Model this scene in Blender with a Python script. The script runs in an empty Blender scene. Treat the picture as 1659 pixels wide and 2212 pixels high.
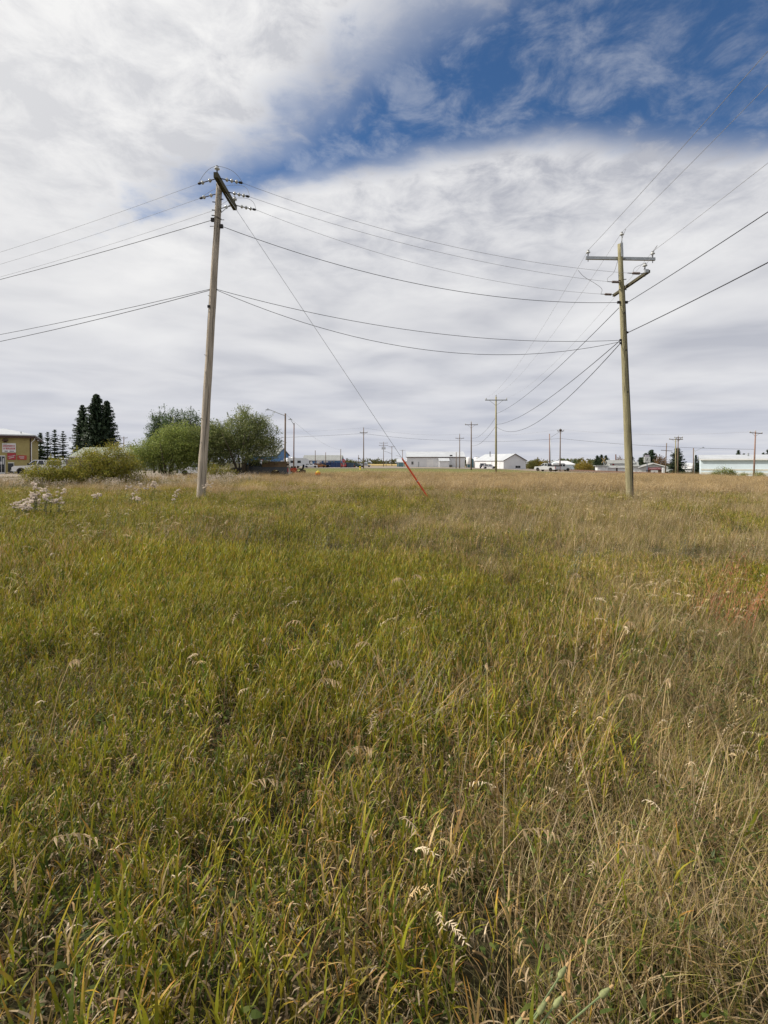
import bpy, math, random
import numpy as np
from mathutils import Vector, Matrix, Euler

R = math.radians
rng = np.random.default_rng(7)
random.seed(7)
S = bpy.context.scene
COL = S.collection

# ------------------------------------------------------------------ camera
F, CX, HY, CZ = 1100.0, 829.5, 1000.0, 1.55      # focal length, centre column and eye level of the 1659 x 2212 photograph; eye height (m)
cam = bpy.data.cameras.new('camera')
cam.sensor_fit = 'HORIZONTAL'
cam.sensor_width = 36.0
cam.lens = 36.0 * F / 1659.0
cam.shift_y = -(1106.0 - HY) / 1659.0
cam.clip_start = 0.05
cam.clip_end = 9000
co = bpy.data.objects.new('camera', cam)
COL.objects.link(co)
co.location = (0, 0, CZ)
co.rotation_euler = (R(90), 0, 0)
S.camera = co

# ------------------------------------------------------------------ world, sun, exposure
SUN_EL, SUN_AZ = 40.0, -86.0                      # azimuth measured from straight ahead (+Y), negative = left
w = bpy.data.worlds.new('World')
S.world = w
w.use_nodes = True
nt = w.node_tree
nt.nodes.clear()


class N:
    """small node-building helper"""
    def __init__(s, tree): s.t = tree
    def n(s, typ, **kw):
        nd = s.t.nodes.new(typ)
        for k, v in kw.items(): setattr(nd, k, v)
        return nd
    def l(s, a, b): s.t.links.new(a, b)
    def put(s, sock, v):
        if hasattr(v, 'is_linked'): s.l(v, sock)
        else: sock.default_value = v
    def m(s, op, a, b=None, c=None, clamp=False):
        nd = s.n('ShaderNodeMath', operation=op, use_clamp=clamp)
        s.put(nd.inputs[0], a)
        if b is not None: s.put(nd.inputs[1], b)
        if c is not None: s.put(nd.inputs[2], c)
        return nd.outputs[0]
    def noise(s, vec, scale, detail=4, rough=.55, dist=0., lac=2.0):
        nd = s.n('ShaderNodeTexNoise')
        if vec is not None: s.l(vec, nd.inputs['Vector'])
        nd.inputs['Scale'].default_value = scale; nd.inputs['Detail'].default_value = detail
        nd.inputs['Roughness'].default_value = rough; nd.inputs['Distortion'].default_value = dist
        nd.inputs['Lacunarity'].default_value = lac
        return nd.outputs['Fac']
    def ramp(s, fac, stops, interp='LINEAR'):
        nd = s.n('ShaderNodeValToRGB')
        nd.color_ramp.interpolation = interp
        e = nd.color_ramp.elements
        while len(e) < len(stops): e.new(.5)
        for i, (p, c) in enumerate(stops):
            e[i].position = p
            e[i].color = c if len(c) == 4 else (*c, 1)
        s.l(fac, nd.inputs[0])
        return nd.outputs[0]
    def smooth(s, v, a, b):
        nd = s.n('ShaderNodeMapRange', interpolation_type='SMOOTHSTEP')
        s.put(nd.inputs[0], v)
        nd.inputs[1].default_value = a; nd.inputs[2].default_value = b
        return nd.outputs[0]
    def mix(s, fac, a, b, blend='MIX'):
        nd = s.n('ShaderNodeMix', data_type='RGBA', blend_type=blend)
        s.put(nd.inputs[0], fac)
        for k, v in ((6, a), (7, b)):
            if isinstance(v, tuple): v = v if len(v) == 4 else (*v, 1)
            s.put(nd.inputs[k], v)
        return nd.outputs[2]


g = N(nt)
sky = g.n('ShaderNodeTexSky', sky_type='NISHITA')
sky.sun_disc = False
sky.sun_elevation = R(SUN_EL)
sky.sun_rotation = R(SUN_AZ)
sky.altitude = 900
sky.air_density = 1.0; sky.dust_density = 0.3; sky.ozone_density = 2.5
tc = g.n('ShaderNodeTexCoord')
sep = g.n('ShaderNodeSeparateXYZ'); g.l(tc.outputs['Generated'], sep.inputs[0])
dx, dy, dz = sep.outputs
zz = g.m('ADD', g.m('MAXIMUM', dz, 0.0), 0.07)
X = g.m('DIVIDE', dx, zz)
Y = g.m('DIVIDE', dy, zz)
cmb = g.n('ShaderNodeCombineXYZ'); g.l(X, cmb.inputs[0]); g.l(Y, cmb.inputs[1])
pv = cmb.outputs[0]
nA = g.noise(pv, 1.6, 4, .55, .15)
nB = g.noise(pv, 6.5, 8, .64, .35)
nD = g.noise(pv, 1.15, 4, .48, .3)
# the opening in the cloud sheet: a wedge of blue between a far and a near edge of the cloud plane
far_edge = g.m('SUBTRACT', g.m('MAXIMUM', g.m('SUBTRACT', 1.55, g.m('MULTIPLY', X, 0.27)), 1.42), Y)
near_edge = g.m('SUBTRACT', Y, g.m('MAXIMUM', g.m('SUBTRACT', 1.0, g.m('MULTIPLY', X, 0.88)), .62))
s1 = g.m('MULTIPLY', far_edge, 3.2)
s2 = g.m('MULTIPLY', near_edge, 1.5)
gap = g.m('MINIMUM', s1, s2)
gap = g.m('ADD', gap, g.m('MULTIPLY', g.m('SUBTRACT', nA, .5), .70))
gap = g.m('ADD', gap, g.m('MULTIPLY', g.m('SUBTRACT', nB, .5), .85))
hole = g.smooth(gap, -0.12, 0.36)
thin = g.m('MULTIPLY', g.smooth(nB, .38, .70), 0.27)
cover = g.m('SUBTRACT', 1.0, g.m('MULTIPLY', hole, g.m('SUBTRACT', 1.0, thin)))
cover = g.m('MINIMUM', cover, 1.0)
# light and dark in the cloud sheet
shade = g.m('ADD', g.m('ADD', .5, g.m('MULTIPLY', g.m('SUBTRACT', nD, .5), .7)), g.m('MULTIPLY', g.m('MULTIPLY', g.m('SUBTRACT', nB, .5), 1.05), g.smooth(dz, .22, .62)))
ccol = g.ramp(shade, [(.36, (.47, .485, .54)), (.50, (.68, .685, .715)), (.62, (.82, .82, .83))])
sunv = Vector((math.sin(R(SUN_AZ)) * math.cos(R(SUN_EL)), math.cos(R(SUN_AZ)) * math.cos(R(SUN_EL)), math.sin(R(SUN_EL))))
dot = g.n('ShaderNodeVectorMath', operation='DOT_PRODUCT')
g.l(tc.outputs['Generated'], dot.inputs[0]); dot.inputs[1].default_value = sunv
glow = g.smooth(dot.outputs['Value'], 0.25, 1.0)
ccol = g.mix(g.m('MULTIPLY', glow, .6), ccol, (.98, .97, .95))
hz = g.smooth(dz, 0.30, 0.0)
nE = g.noise(pv, 0.6, 3, .5, .2)
hcol = g.ramp(nE, [(.36, (.53, .555, .64)), (.62, (.66, .67, .72))])
ccol = g.mix(g.m('MULTIPLY', hz, .85), ccol, hcol)
b1 = g.n('ShaderNodeBackground'); b1.inputs[1].default_value = 0.10
g.l(g.mix(1.0, sky.outputs[0], (.62, .90, 1.12), 'MULTIPLY'), b1.inputs[0])
b2 = g.n('ShaderNodeBackground'); g.l(ccol, b2.inputs[0]); b2.inputs[1].default_value = 1.02
ms = g.n('ShaderNodeMixShader')
g.l(cover, ms.inputs[0]); g.l(b1.outputs[0], ms.inputs[1]); g.l(b2.outputs[0], ms.inputs[2])
wo = g.n('ShaderNodeOutputWorld'); g.l(ms.outputs[0], wo.inputs[0])

sl = bpy.data.lights.new('sun', 'SUN')
sl.energy = 5.0
sl.angle = R(1.2)
sl.color = (1.0, .93, .82)
so = bpy.data.objects.new('sun', sl); COL.objects.link(so)
so.rotation_euler = (-sunv).to_track_quat('-Z', 'Y').to_euler()
so.location = (-30, 5, 40)

S.view_settings.view_transform = 'Standard'
S.view_settings.look = 'None'
S.view_settings.exposure = 0.0
S.view_settings.gamma = 1.0
S.view_settings.use_curve_mapping = False
S.cycles.max_bounces = 5
S.cycles.transparent_max_bounces = 8

# ------------------------------------------------------------------ helpers
def GZ(x, y):
    """height of the land: flat field that falls away to the right"""
    xx = np.clip(x, 0, 105)
    x_ = np.asarray(x, float); y_ = np.asarray(y, float)
    k_ = np.clip((60 - y_) / 14, 0, 1) * np.clip((y_ - 2) / 6, 0, 1)       # shallow dips and rises, in the rough field only
    return k_ * (.055 * np.sin(x_ * .37 + 1) * np.cos(y_ * .29) + .05 * np.sin(x_ * .14 - y_ * .21)) + -0.00028 * xx * xx + 0.0035 * np.clip(-np.asarray(x, float) - 20, 0, 60)

def gz(x, y): return float(GZ(x, y))
def PX(px, D): return (px - CX) / F * D
def PZ(py, D): return CZ - (py - HY) / F * D
def PT(px, py, D): return Vector((PX(px, D), D, PZ(py, D)))

MATS = {}
def mat(name, col, rough=.75, var=.18, scale=3.0, bump=0.0, bscale=40.0, spec=.3, metal=0., stretch=None, col2=None, ribs=None, coat=0.):
    """procedural material: colour broken up by two noises, optional fine relief or ribs"""
    if name in MATS: return MATS[name]
    m = bpy.data.materials.new(name); m.use_nodes = True
    t = m.node_tree; q = N(t)
    b = t.nodes['Principled BSDF']
    c = q.n('ShaderNodeTexCoord')
    v = c.outputs['Object']
    if stretch:
        mp = q.n('ShaderNodeMapping'); mp.inputs['Scale'].default_value = stretch
        q.l(v, mp.inputs[0]); v = mp.outputs[0]
    a = q.noise(v, scale, 6, .62)
    a2 = q.noise(v, scale * 7.3, 4, .6)
    f = q.m('ADD', q.m('MULTIPLY', a, .65), q.m('MULTIPLY', a2, .35))
    c2 = col2 if col2 else tuple(min(1, x * (1 - var * 2.2)) for x in col)
    c1 = tuple(min(1, x * (1 + var)) for x in col)
    q.l(q.ramp(f, [(.33, c2), (.66, c1)]), b.inputs['Base Color'])
    b.inputs['Roughness'].default_value = rough
    b.inputs['Metallic'].default_value = metal
    b.inputs['Specular IOR Level'].default_value = spec
    b.inputs['Coat Weight'].default_value = coat
    h = None
    if bump:
        h = q.noise(v, bscale, 5, .6)
    if ribs:
        wv = q.n('ShaderNodeTexWave'); wv.bands_direction = ribs[0]; wv.inputs['Scale'].default_value = ribs[1]
        q.l(c.outputs['Object'], wv.inputs[0]); h = wv.outputs['Fac']
    if h is not None:
        bp = q.n('ShaderNodeBump'); bp.inputs['Strength'].default_value = bump or .4
        bp.inputs['Distance'].default_value = .02
        q.l(h, bp.inputs['Height']); q.l(bp.outputs[0], b.inputs['Normal'])
    MATS[name] = m
    return m

def leafmat(name, trans=.35, var=.25, rough=.55, spec=.25):
    """leaf: colour from the plant's own colour attribute, varied plant by plant, some light passing through"""
    if name in MATS: return MATS[name]
    m = bpy.data.materials.new(name); m.use_nodes = True
    t = m.node_tree; q = N(t)
    b = t.nodes['Principled BSDF']
    at = q.n('ShaderNodeAttribute'); at.attribute_name = 'Col'
    oi = q.n('ShaderNodeObjectInfo')
    ge = q.n('ShaderNodeNewGeometry')
    n1 = q.noise(ge.outputs['Position'], .45, 3, .5)
    f = q.m('ADD', q.m('MULTIPLY', q.m('SUBTRACT', oi.outputs['Random'], .5), var * 1.6), q.m('MULTIPLY', q.m('SUBTRACT', n1, .5), var * 2.4))
    k = q.m('ADD', 1.0, f)
    vm = q.n('ShaderNodeVectorMath', operation='SCALE')
    q.l(at.outputs['Color'], vm.inputs[0]); q.l(k, vm.inputs['Scale'])
    q.l(vm.outputs[0], b.inputs['Base Color'])
    b.inputs['Roughness'].default_value = rough
    b.inputs['Specular IOR Level'].default_value = spec
    if trans:
        tr = q.n('ShaderNodeBsdfTranslucent'); q.l(vm.outputs[0], tr.inputs[0])
        mx = q.n('ShaderNodeMixShader'); mx.inputs[0].default_value = trans
        q.l(b.outputs[0], mx.inputs[1]); q.l(tr.outputs[0], mx.inputs[2])
        q.l(mx.outputs[0], t.nodes['Material Output'].inputs[0])
    MATS[name] = m
    return m

def tag(o, label=None, cat=None, group=None, kind=None):
    if label: o['label'] = label
    if cat: o['category'] = cat
    if group: o['group'] = group
    if kind: o['kind'] = kind
    return o

def thing(name, label, cat, loc=(0, 0, 0), rz=0., group=None):
    o = bpy.data.objects.new(name, None)
    o.empty_display_size = .2
    COL.objects.link(o)
    o.location = loc; o.rotation_euler = (0, 0, rz)
    return tag(o, label, cat, group)

def link(name, me, m, parent=None, smooth=False):
    if m is not None and not me.materials: me.materials.append(m)
    if smooth: me.polygons.foreach_set('use_smooth', [True] * len(me.polygons))
    o = bpy.data.objects.new(name, me)
    COL.objects.link(o)
    if parent: o.parent = parent
    return o

def copy_tree(o, parent=None):
    c = o.copy(); COL.objects.link(c); c.parent = parent
    for ch in list(o.children): copy_tree(ch, c)
    return c

class MB:
    """collects simple shapes into ONE mesh"""
    def __init__(s): s.v = []; s.f = []
    def add(s, vs, fs):
        k = len(s.v)
        s.v += [tuple(map(float, p)) for p in vs]
        s.f += [tuple(i + k for i in q) for q in fs]
        return s
    def box(s, c, d, rot=None, bev=0.):
        hx, hy, hz_ = d[0] / 2, d[1] / 2, d[2] / 2
        P = [Vector((a * hx, b * hy, e * hz_)) for e in (-1, 1) for a, b in ((-1, -1), (1, -1), (1, 1), (-1, 1))]
        if rot is not None:
            M = rot if isinstance(rot, Matrix) else Euler(rot).to_matrix()
            P = [M @ p for p in P]
        P = [p + Vector(c) for p in P]
        return s.add(P, [(3, 2, 1, 0), (4, 5, 6, 7), (0, 1, 5, 4), (1, 2, 6, 5), (2, 3, 7, 6), (3, 0, 4, 7)])
    def b(s, x0, x1, y0, y1, z0, z1):
        return s.box(((x0 + x1) / 2, (y0 + y1) / 2, (z0 + z1) / 2), (abs(x1 - x0), abs(y1 - y0), abs(z1 - z0)))
    def prism(s, prof, a0, a1, axis='y'):
        """profile (u,z) swept along an axis: axis y -> u is x, axis x -> u is y"""
        n = len(prof)
        def pt(u, z, a): return (u, a, z) if axis == 'y' else (a, u, z)
        vs = [pt(u, z, a0) for u, z in prof] + [pt(u, z, a1) for u, z in prof]
        fs = [tuple(range(n - 1, -1, -1)), tuple(range(n, 2 * n))]
        fs += [(i, (i + 1) % n, n + (i + 1) % n, n + i) for i in range(n)]
        return s.add(vs, fs)
    def frustum(s, lo, hi):
        """lo, hi = (x0,x1,y0,y1,z)"""
        vs = []
        for (x0, x1, y0, y1, z) in (lo, hi): vs += [(x0, y0, z), (x1, y0, z), (x1, y1, z), (x0, y1, z)]
        return s.add(vs, [(3, 2, 1, 0), (4, 5, 6, 7), (0, 1, 5, 4), (1, 2, 6, 5), (2, 3, 7, 6), (3, 0, 4, 7)])
    def tube(s, pts, rad, n=8, cap=True):
        pts = [Vector(p) for p in pts]
        if not hasattr(rad, '__len__'): rad = [rad] * len(pts)
        base = len(s.v); up = None
        for i, p in enumerate(pts):
            d = (pts[min(i + 1, len(pts) - 1)] - pts[max(i - 1, 0)]).normalized()
            if up is None: up = Vector((0, 0, 1)) if abs(d.z) < .9 else Vector((1, 0, 0))
            sx = d.cross(up).normalized(); up = sx.cross(d).normalized()
            for k in range(n):
                a = 2 * math.pi * k / n
                s.v.append(tuple(p + (sx * math.cos(a) + up * math.sin(a)) * rad[i]))
        for i in range(len(pts) - 1):
            for k in range(n):
                a, b_ = base + i * n + k, base + i * n + (k + 1) % n
                s.f.append((a, b_, b_ + n, a + n))
        if cap:
            s.f.append(tuple(base + k for k in range(n - 1, -1, -1)))
            s.f.append(tuple(base + (len(pts) - 1) * n + k for k in range(n)))
        return s
    def lathe(s, prof, c=(0, 0, 0), n=12, axis=None):
        """profile (r,z) about local z, or about the direction AXIS"""
        M = Vector(axis).to_track_quat('Z', 'Y').to_matrix() if axis is not None else Matrix.Identity(3)
        base = len(s.v)
        for r, z in prof:
            for k in range(n):
                a = 2 * math.pi * k / n
                s.v.append(tuple(M @ Vector((r * math.cos(a), r * math.sin(a), z)) + Vector(c)))
        for i in range(len(prof) - 1):
            for k in range(n):
                a, b_ = base + i * n + k, base + i * n + (k + 1) % n
                s.f.append((a, b_, b_ + n, a + n))
        s.f.append(tuple(base + k for k in range(n - 1, -1, -1)))
        s.f.append(tuple(base + (len(prof) - 1) * n + k for k in range(n)))
        return s
    def mesh(s, name='m'):
        me = bpy.data.meshes.new(name)
        me.from_pydata(s.v, [], s.f)
        me.update()
        return me
    def build(s, name, m, parent=None, smooth=False):
        return link(name, s.mesh(name), m, parent, smooth)

def quad_mesh(name, V, C=None):
    """V: (n,4,3) array of separate quads; C: (n,3) or (n,4,3) colours -> one mesh"""
    n = len(V)
    me = bpy.data.meshes.new(name)
    me.vertices.add(n * 4); me.vertices.foreach_set('co', np.ascontiguousarray(V, dtype=np.float32).ravel())
    me.loops.add(n * 4); me.loops.foreach_set('vertex_index', np.arange(n * 4, dtype=np.int32))
    me.polygons.add(n); me.polygons.foreach_set('loop_start', np.arange(0, n * 4, 4, dtype=np.int32))
    me.polygons.foreach_set('loop_total', np.full(n, 4, dtype=np.int32))
    if C is not None:
        C = np.asarray(C, dtype=np.float32)
        if C.ndim == 2: C = np.repeat(C[:, None, :], 4, 1)
        a = me.color_attributes.new('Col', 'FLOAT_COLOR', 'POINT')
        a.data.foreach_set('color', np.concatenate([C, np.ones((n, 4, 1), np.float32)], 2).ravel())
    me.update(); me.validate()
    return me

def text_mesh(txt, size, shear=0.):
    cu = bpy.data.curves.new('lettering', 'FONT'); cu.body = txt; cu.size = size; cu.align_x = 'CENTER'; cu.align_y = 'CENTER'
    cu.extrude = .006; cu.shear = shear
    o = bpy.data.objects.new('lettering', cu); COL.objects.link(o)
    bpy.context.view_layer.update()
    me = bpy.data.meshes.new_from_object(o)
    bpy.data.objects.remove(o); bpy.data.curves.remove(cu)
    return me

# ------------------------------------------------------------------ materials
M_soil = mat('soil', (.060, .052, .026), .95, .45, 1.3, .6, 30, .1, col2=(.026, .024, .011))
M_wood_grey = mat('weathered_pole_wood', (.54, .47, .385), .9, .2, 2.6, 1.0, 18, .15, stretch=(11, 11, .35), col2=(.20, .17, .14))
M_wood_green = mat('treated_pole_wood', (.37, .335, .20), .9, .22, 2.4, 1.0, 18, .15, stretch=(10, 10, .4), col2=(.14, .125, .075))
M_wood_far = mat('brown_pole_wood', (.20, .15, .115), .9, .22, 1.5, 0, stretch=(6, 6, .5), spec=.1)
M_arm = mat('dark_crossarm_timber', (.115, .105, .07), .9, .3, 3, .5, 30, .15, stretch=(7, .6, 7))
M_galv = mat('galvanised_steel', (.42, .44, .45), .5, .12, 6, 0, metal=.6)
M_dark = mat('dark_hardware', (.035, .03, .03), .6, .2, 8)
M_porc = mat('white_porcelain', (.55, .56, .55), .18, .08, 6, spec=.5)
M_brownglaze = mat('grey_brown_insulator', (.20, .155, .14), .35, .1, 6, spec=.4)
M_wire = mat('aluminium_wire', (.32, .32, .33), .6, .1, 3)
M_cable = mat('black_cable', (.03, .03, .034), .6, .1, 3)
M_red = mat('red_guy_guard', (.68, .095, .030), .55, .22, 7, col2=(.48, .085, .04))
M_white = mat('white_paint', (.74, .74, .74), .6, .06, .7)
M_whitemetal = mat('white_metal_siding', (.66, .67, .69), .5, .06, .35, .25, ribs=('X', 2.4))
M_whiteroof = mat('white_metal_roof', (.50, .52, .54), .45, .08, .3, .25, ribs=('X', 2.2))
M_tan = mat('tan_stucco', (.37, .31, .135), .95, .09, .9, .35, 60, .1)
M_brown = mat('brown_trim', (.065, .035, .025), .7, .1, 3)
M_glass = mat('dark_glass', (.022, .026, .03), .08, .2, 1.5, spec=.6)
M_black = mat('black_rubber', (.018, .018, .018), .85, .2, 6, spec=.15)
M_chrome = mat('bare_metal_trim', (.45, .45, .46), .3, .08, 4, metal=.8)
M_greyroof = mat('grey_shingle_roof', (.30, .31, .30), .9, .14, 1.6, .4, 20, .1)
M_greenroof = mat('faded_green_roof', (.29, .315, .26), .9, .14, 1.4, .4, 20, .1)
M_blue = mat('blue_siding', (.085, .20, .40), .6, .08, .6)
M_paleblue = mat('pale_blue_siding', (.70, .81, .88), .55, .05, .4, .2, ribs=('X', 2.0))
M_cream = mat('cream_band', (.66, .66, .60), .6, .05, .6)
M_teal = mat('teal_siding', (.10, .20, .235), .6, .1, .7)
M_fence = mat('weathered_fence_board', (.21, .195, .175), .9, .2, 3)
M_signred = mat('red_sign_face', (.40, .045, .06), .5, .06, 2)
M_signwhite = mat('white_sign_face', (.70, .70, .70), .5, .04, 2)
M_gravel = mat('yard_gravel', (.30, .255, .205), .95, .22, .5, .5, 12, .1)
M_asphalt = mat('road_surface', (.19, .175, .165), .95, .15, .4, .4, 14, .1)
M_mown = mat('mown_turf', (.105, .12, .034), .95, .38, .35, .5, 9, .1, col2=(.145, .13, .05))
M_stubble = mat('stubble_field_surface', (.46, .34, .14), .95, .12, .05, .3, 3, .1)
M_ballast = mat('railway_ballast', (.15, .115, .095), .95, .2, 2, .5, 10, .1)
M_rust = mat('rusty_steel', (.17, .085, .055), .7, .2, 4)
L_grass = leafmat('grass_leaf', .30, .48, .5, .3)
L_leaf = leafmat('tree_leaf', .42, .12, .55, .25)
L_needle = leafmat('spruce_needle', .25, .12, .6, .2)
L_fluff = leafmat('seed_fluff', .45, .1, .9, .05)
M_bark = mat('grey_bark', (.10, .085, .065), .95, .25, 6, .5, 30, .1, stretch=(4, 4, 1))

# ------------------------------------------------------------------ the land
def sheet(name, xs, ys, m, dzv=0., wob=0.):
    xs = np.asarray(xs, float); ys = np.asarray(ys, float)
    xx, yy = np.meshgrid(xs, ys)
    z = GZ(xx, yy) + dzv
    if wob: z = z + wob * (np.sin(xx * .9 + 1.3) * np.cos(yy * .7) + np.sin(xx * .31 + yy * .43))
    V = np.stack([xx, yy, z], -1).reshape(-1, 3)
    nx, ny = len(xs), len(ys)
    f = [(j * nx + i, j * nx + i + 1, (j + 1) * nx + i + 1, (j + 1) * nx + i) for j in range(ny - 1) for i in range(nx - 1)]
    me = bpy.data.meshes.new(name); me.from_pydata(V.tolist(), [], f); me.update()
    return link(name, me, m, None, True)

gx = np.concatenate([[-4000, -2000, -1000, -500, -300, -200], np.arange(-150, 151, 2.5), [200, 300, 500, 1000, 2000, 4000]])
gy = np.concatenate([[-600, -200, -60, -20], np.arange(-8, 262, 2.5), [300, 400, 600, 900, 1500, 2500, 5000]])
tag(sheet('ground', gx, gy, M_soil), 'dark soil and litter under the rough grass field', 'ground', kind='structure')

def strip(name, poly_l, poly_r, n, m, dzv, label):
    """ground sheet between two edges given as point lists of equal length"""
    v = []; f = []
    for i in range(len(poly_l) - 1):
        for k in range(n + (i == len(poly_l) - 2)):
            t = k / n
            a = Vector(poly_l[i]).lerp(Vector(poly_l[i + 1]), t); b_ = Vector(poly_r[i]).lerp(Vector(poly_r[i + 1]), t)
            for q in range(9):
                p = a.lerp(b_, q / 8); v.append((p.x, p.y, gz(p.x, p.y) + dzv))
    rows = len(v) // 9
    for i in range(rows - 1):
        for q in range(8): f.append((i * 9 + q, i * 9 + q + 1, (i + 1) * 9 + q + 1, (i + 1) * 9 + q))
    me = bpy.data.meshes.new(name); me.from_pydata(v, [], f); me.update()
    return tag(link(name, me, m, None, True), label, 'ground', kind='structure')

strip('mown_grass', [(-26, 60), (0, 62), (30, 62), (43, 78)], [(-32, 143), (0, 143), (30, 143), (43, 143)], 24, M_mown, .02, 'mown green strip between the tall grass and the road')
strip('road', [(-130, 143.5), (0, 144), (130, 146)], [(-130, 153.5), (0, 154), (130, 156)], 30, M_asphalt, .03, 'pale road running across behind the field')
strip('yard_gravel', [(-140, 41), (-40, 43), (-20, 47)], [(-140, 140), (-40, 140), (-20, 140)], 22, M_gravel, .02, 'pale gravel yard in front of the tan shop')
strip('lot_gravel', [(-40, 155), (20, 155.5), (100, 157)], [(-40, 262), (20, 262), (100, 262)], 22, M_gravel, .02, 'gravel lot around the far sheds')
strip('rough_verge', [(48, 66), (140, 50)], [(60, 143), (140, 143)], 16, mat('rough_turf', (.17, .15, .055), .95, .35, .4, .5, 9, .1), .02, 'rough tawny grass between the railway and the far buildings')
strip('dirt_verge', [(34, 100), (43, 96)], [(34, 143), (43, 143)], 10, M_gravel, .035, 'tan dirt verge where the pickup is parked')
strip('stubble_field', [(-60, 300), (60, 300)], [(-120, 640), (120, 640)], 14, M_stubble, .05, 'golden stubble field on the far horizon')

# ------------------------------------------------------------------ instanced grass (uncountable ground cover)
def leaf_pts(base, az, el, length, width, droop, segs, c0, c1, out, twist=0.):
    """one curved, tapering blade as quads"""
    p = np.array(base, float); d = el; step = length / segs
    side = np.array([-math.sin(az + twist), math.cos(az + twist), 0.])
    prevL = p - side * width * .35; prevR = p + side * width * .35; pc = c0
    for i in range(1, segs + 1):
        t = i / segs
        p = p + step * np.array([math.cos(d) * math.cos(az), math.cos(d) * math.sin(az), math.sin(d)])
        d -= droop / segs
        ww = width * (.5 * (1 - t) ** .6 if t > .35 else .5)
        L, Rr = p - side * ww, p + side * ww
        c = tuple(a + (b_ - a) * max(0., (t - .25) / .75) for a, b_ in zip(c0, c1))
        out.append((prevL, prevR, Rr, L, pc, pc, c, c))
        prevL, prevR, pc = L, Rr, c

def emit(name, out, m, reg=None):
    V = np.array([[q[0], q[1], q[2], q[3]] for q in out]); C = np.array([[q[4], q[5], q[6], q[7]] for q in out])
    me = quad_mesh(name, V, C); me.materials.append(m)
    me.polygons.foreach_set('use_smooth', [True] * len(me.polygons))
    return me

GREEN = [(.185, .20, .014), (.25, .25, .017), (.10, .14, .013), (.31, .265, .024), (.06, .095, .012)]
TIP = [(.34, .30, .03), (.50, .26, .035), (.46, .33, .05), (.28, .27, .03), (.50, .20, .04)]
TAN = [(.40, .30, .18), (.56, .45, .30), (.28, .20, .11), (.18, .12, .06), (.44, .29, .13)]
STRAW = [(.43, .30, .135), (.34, .245, .09), (.52, .385, .20), (.26, .20, .065), (.38, .24, .10)]
ch = random.choice; ru = random.uniform

def lush_tuft(nsh, rad, dead=4, hmin=.15, hmax=.30, dry=0.):
    out = []
    for _ in range(nsh):
        a = ru(0, 6.283); r = rad * math.sqrt(random.random())
        x, y = r * math.cos(a), r * math.sin(a)
        H = ru(hmin, hmax); la = ru(0, 6.283); lean = ru(0, .28)
        gcol = ch(GREEN) if random.random() > dry else ch(STRAW)
        tip = ch(TIP)
        # stem
        leaf_pts((x, y, 0), la, math.pi / 2 - lean, H, .004, .15, 2, tuple(.8 * k for k in gcol), gcol, out)
        nl = random.randint(4, 6); az = ru(0, 6.283)
        for k in range(nl):
            t = .38 + .62 * (k + 1) / nl
            bx = x + math.cos(la) * math.sin(lean) * H * t; by = y + math.sin(la) * math.sin(lean) * H * t
            bz = H * t * math.cos(lean) * .97
            az += 2.6 + ru(-.5, .5)
            up = .75 + .6 * t
            leaf_pts((bx, by, bz - .01), az, up + ru(-.15, .15), ru(.05, .105), ru(.0045, .0080), ru(.25, 1.3), 4, gcol, tip if random.random() < .6 else gcol, out)
        for k in range(random.randint(max(0, dead - 2), dead)):
            t = ru(.08, .85); az = ru(0, 6.283); c = ch(TAN)
            leaf_pts((x, y, H * t), az, ru(.2, 1.2), ru(.04, .08), ru(.0035, .006), ru(1.8, 3.4), 4, c, ch(TAN), out, ru(-.5, .5))
    return out

def blade_tuft(n, rad, lmin, lmax, pal, wid=(.003, .006), lean=(.0, .5), droop=(.2, 1.3), bias=0., segs=4):
    out = []
    for _ in range(n):
        a = ru(0, 6.283); r = rad * math.sqrt(random.random())
        az = ru(0, 6.283) if random.random() > bias else random.gauss(0., .7)
        c = ch(pal); c2 = ch(pal)
        leaf_pts((r * math.cos(a), r * math.sin(a), 0), az, math.pi / 2 - ru(*lean), ru(lmin, lmax), ru(*wid), ru(*droop), segs, c, c2, out)
    return out

def panicle(base, az, el, L, out, c, n=14, sl=.022, spread=.9, nod=.9):
    """nodding seed head at the end of a stem: little pointed spikelets"""
    p = np.array(base, float); d = el
    for i in range(n):
        t = i / n
        p = p + L / n * np.array([math.cos(d) * math.cos(az), math.cos(d) * math.sin(az), math.sin(d)])
        d -= nod / n
        a2 = az + (1 if i % 2 else -1) * ru(.3, 1.4)
        leaf_pts(p, a2, d - ru(.2, spread), sl * ru(.7, 1.25), sl * .24, ru(.2, .8), 2, c, tuple(min(1, k * 1.1) for k in c), out)

def seed_tuft(n, rad, h0, h1, cset, bias=.75, dens=14):
    out = []
    for _ in range(n):
        a = ru(0, 6.283); r = rad * math.sqrt(random.random())
        H = ru(h0, h1); az = random.gauss(0, .6) if random.random() < bias else ru(0, 6.283)
        el = math.pi / 2 - ru(.05, .40); c = ch(cset); x, y = r * math.cos(a), r * math.sin(a)
        p = np.array([x, y, 0.]); d = el; segs = 4
        leaf_pts(p, az, el, H, .0035, .35, segs, tuple(.8 * k for k in c), c, out)
        for i in range(segs):
            p = p + H / segs * np.array([math.cos(d) * math.cos(az), math.cos(d) * math.sin(az), math.sin(d)]); d -= .35 / segs
        panicle(p - np.array([0, 0, .01]), az + ru(-.9, .9), d + ru(-.3, .35), ru(.09, .16), out, tuple(min(1, k * 1.15 + .03) for k in c), dens, .02)
    return out

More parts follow.
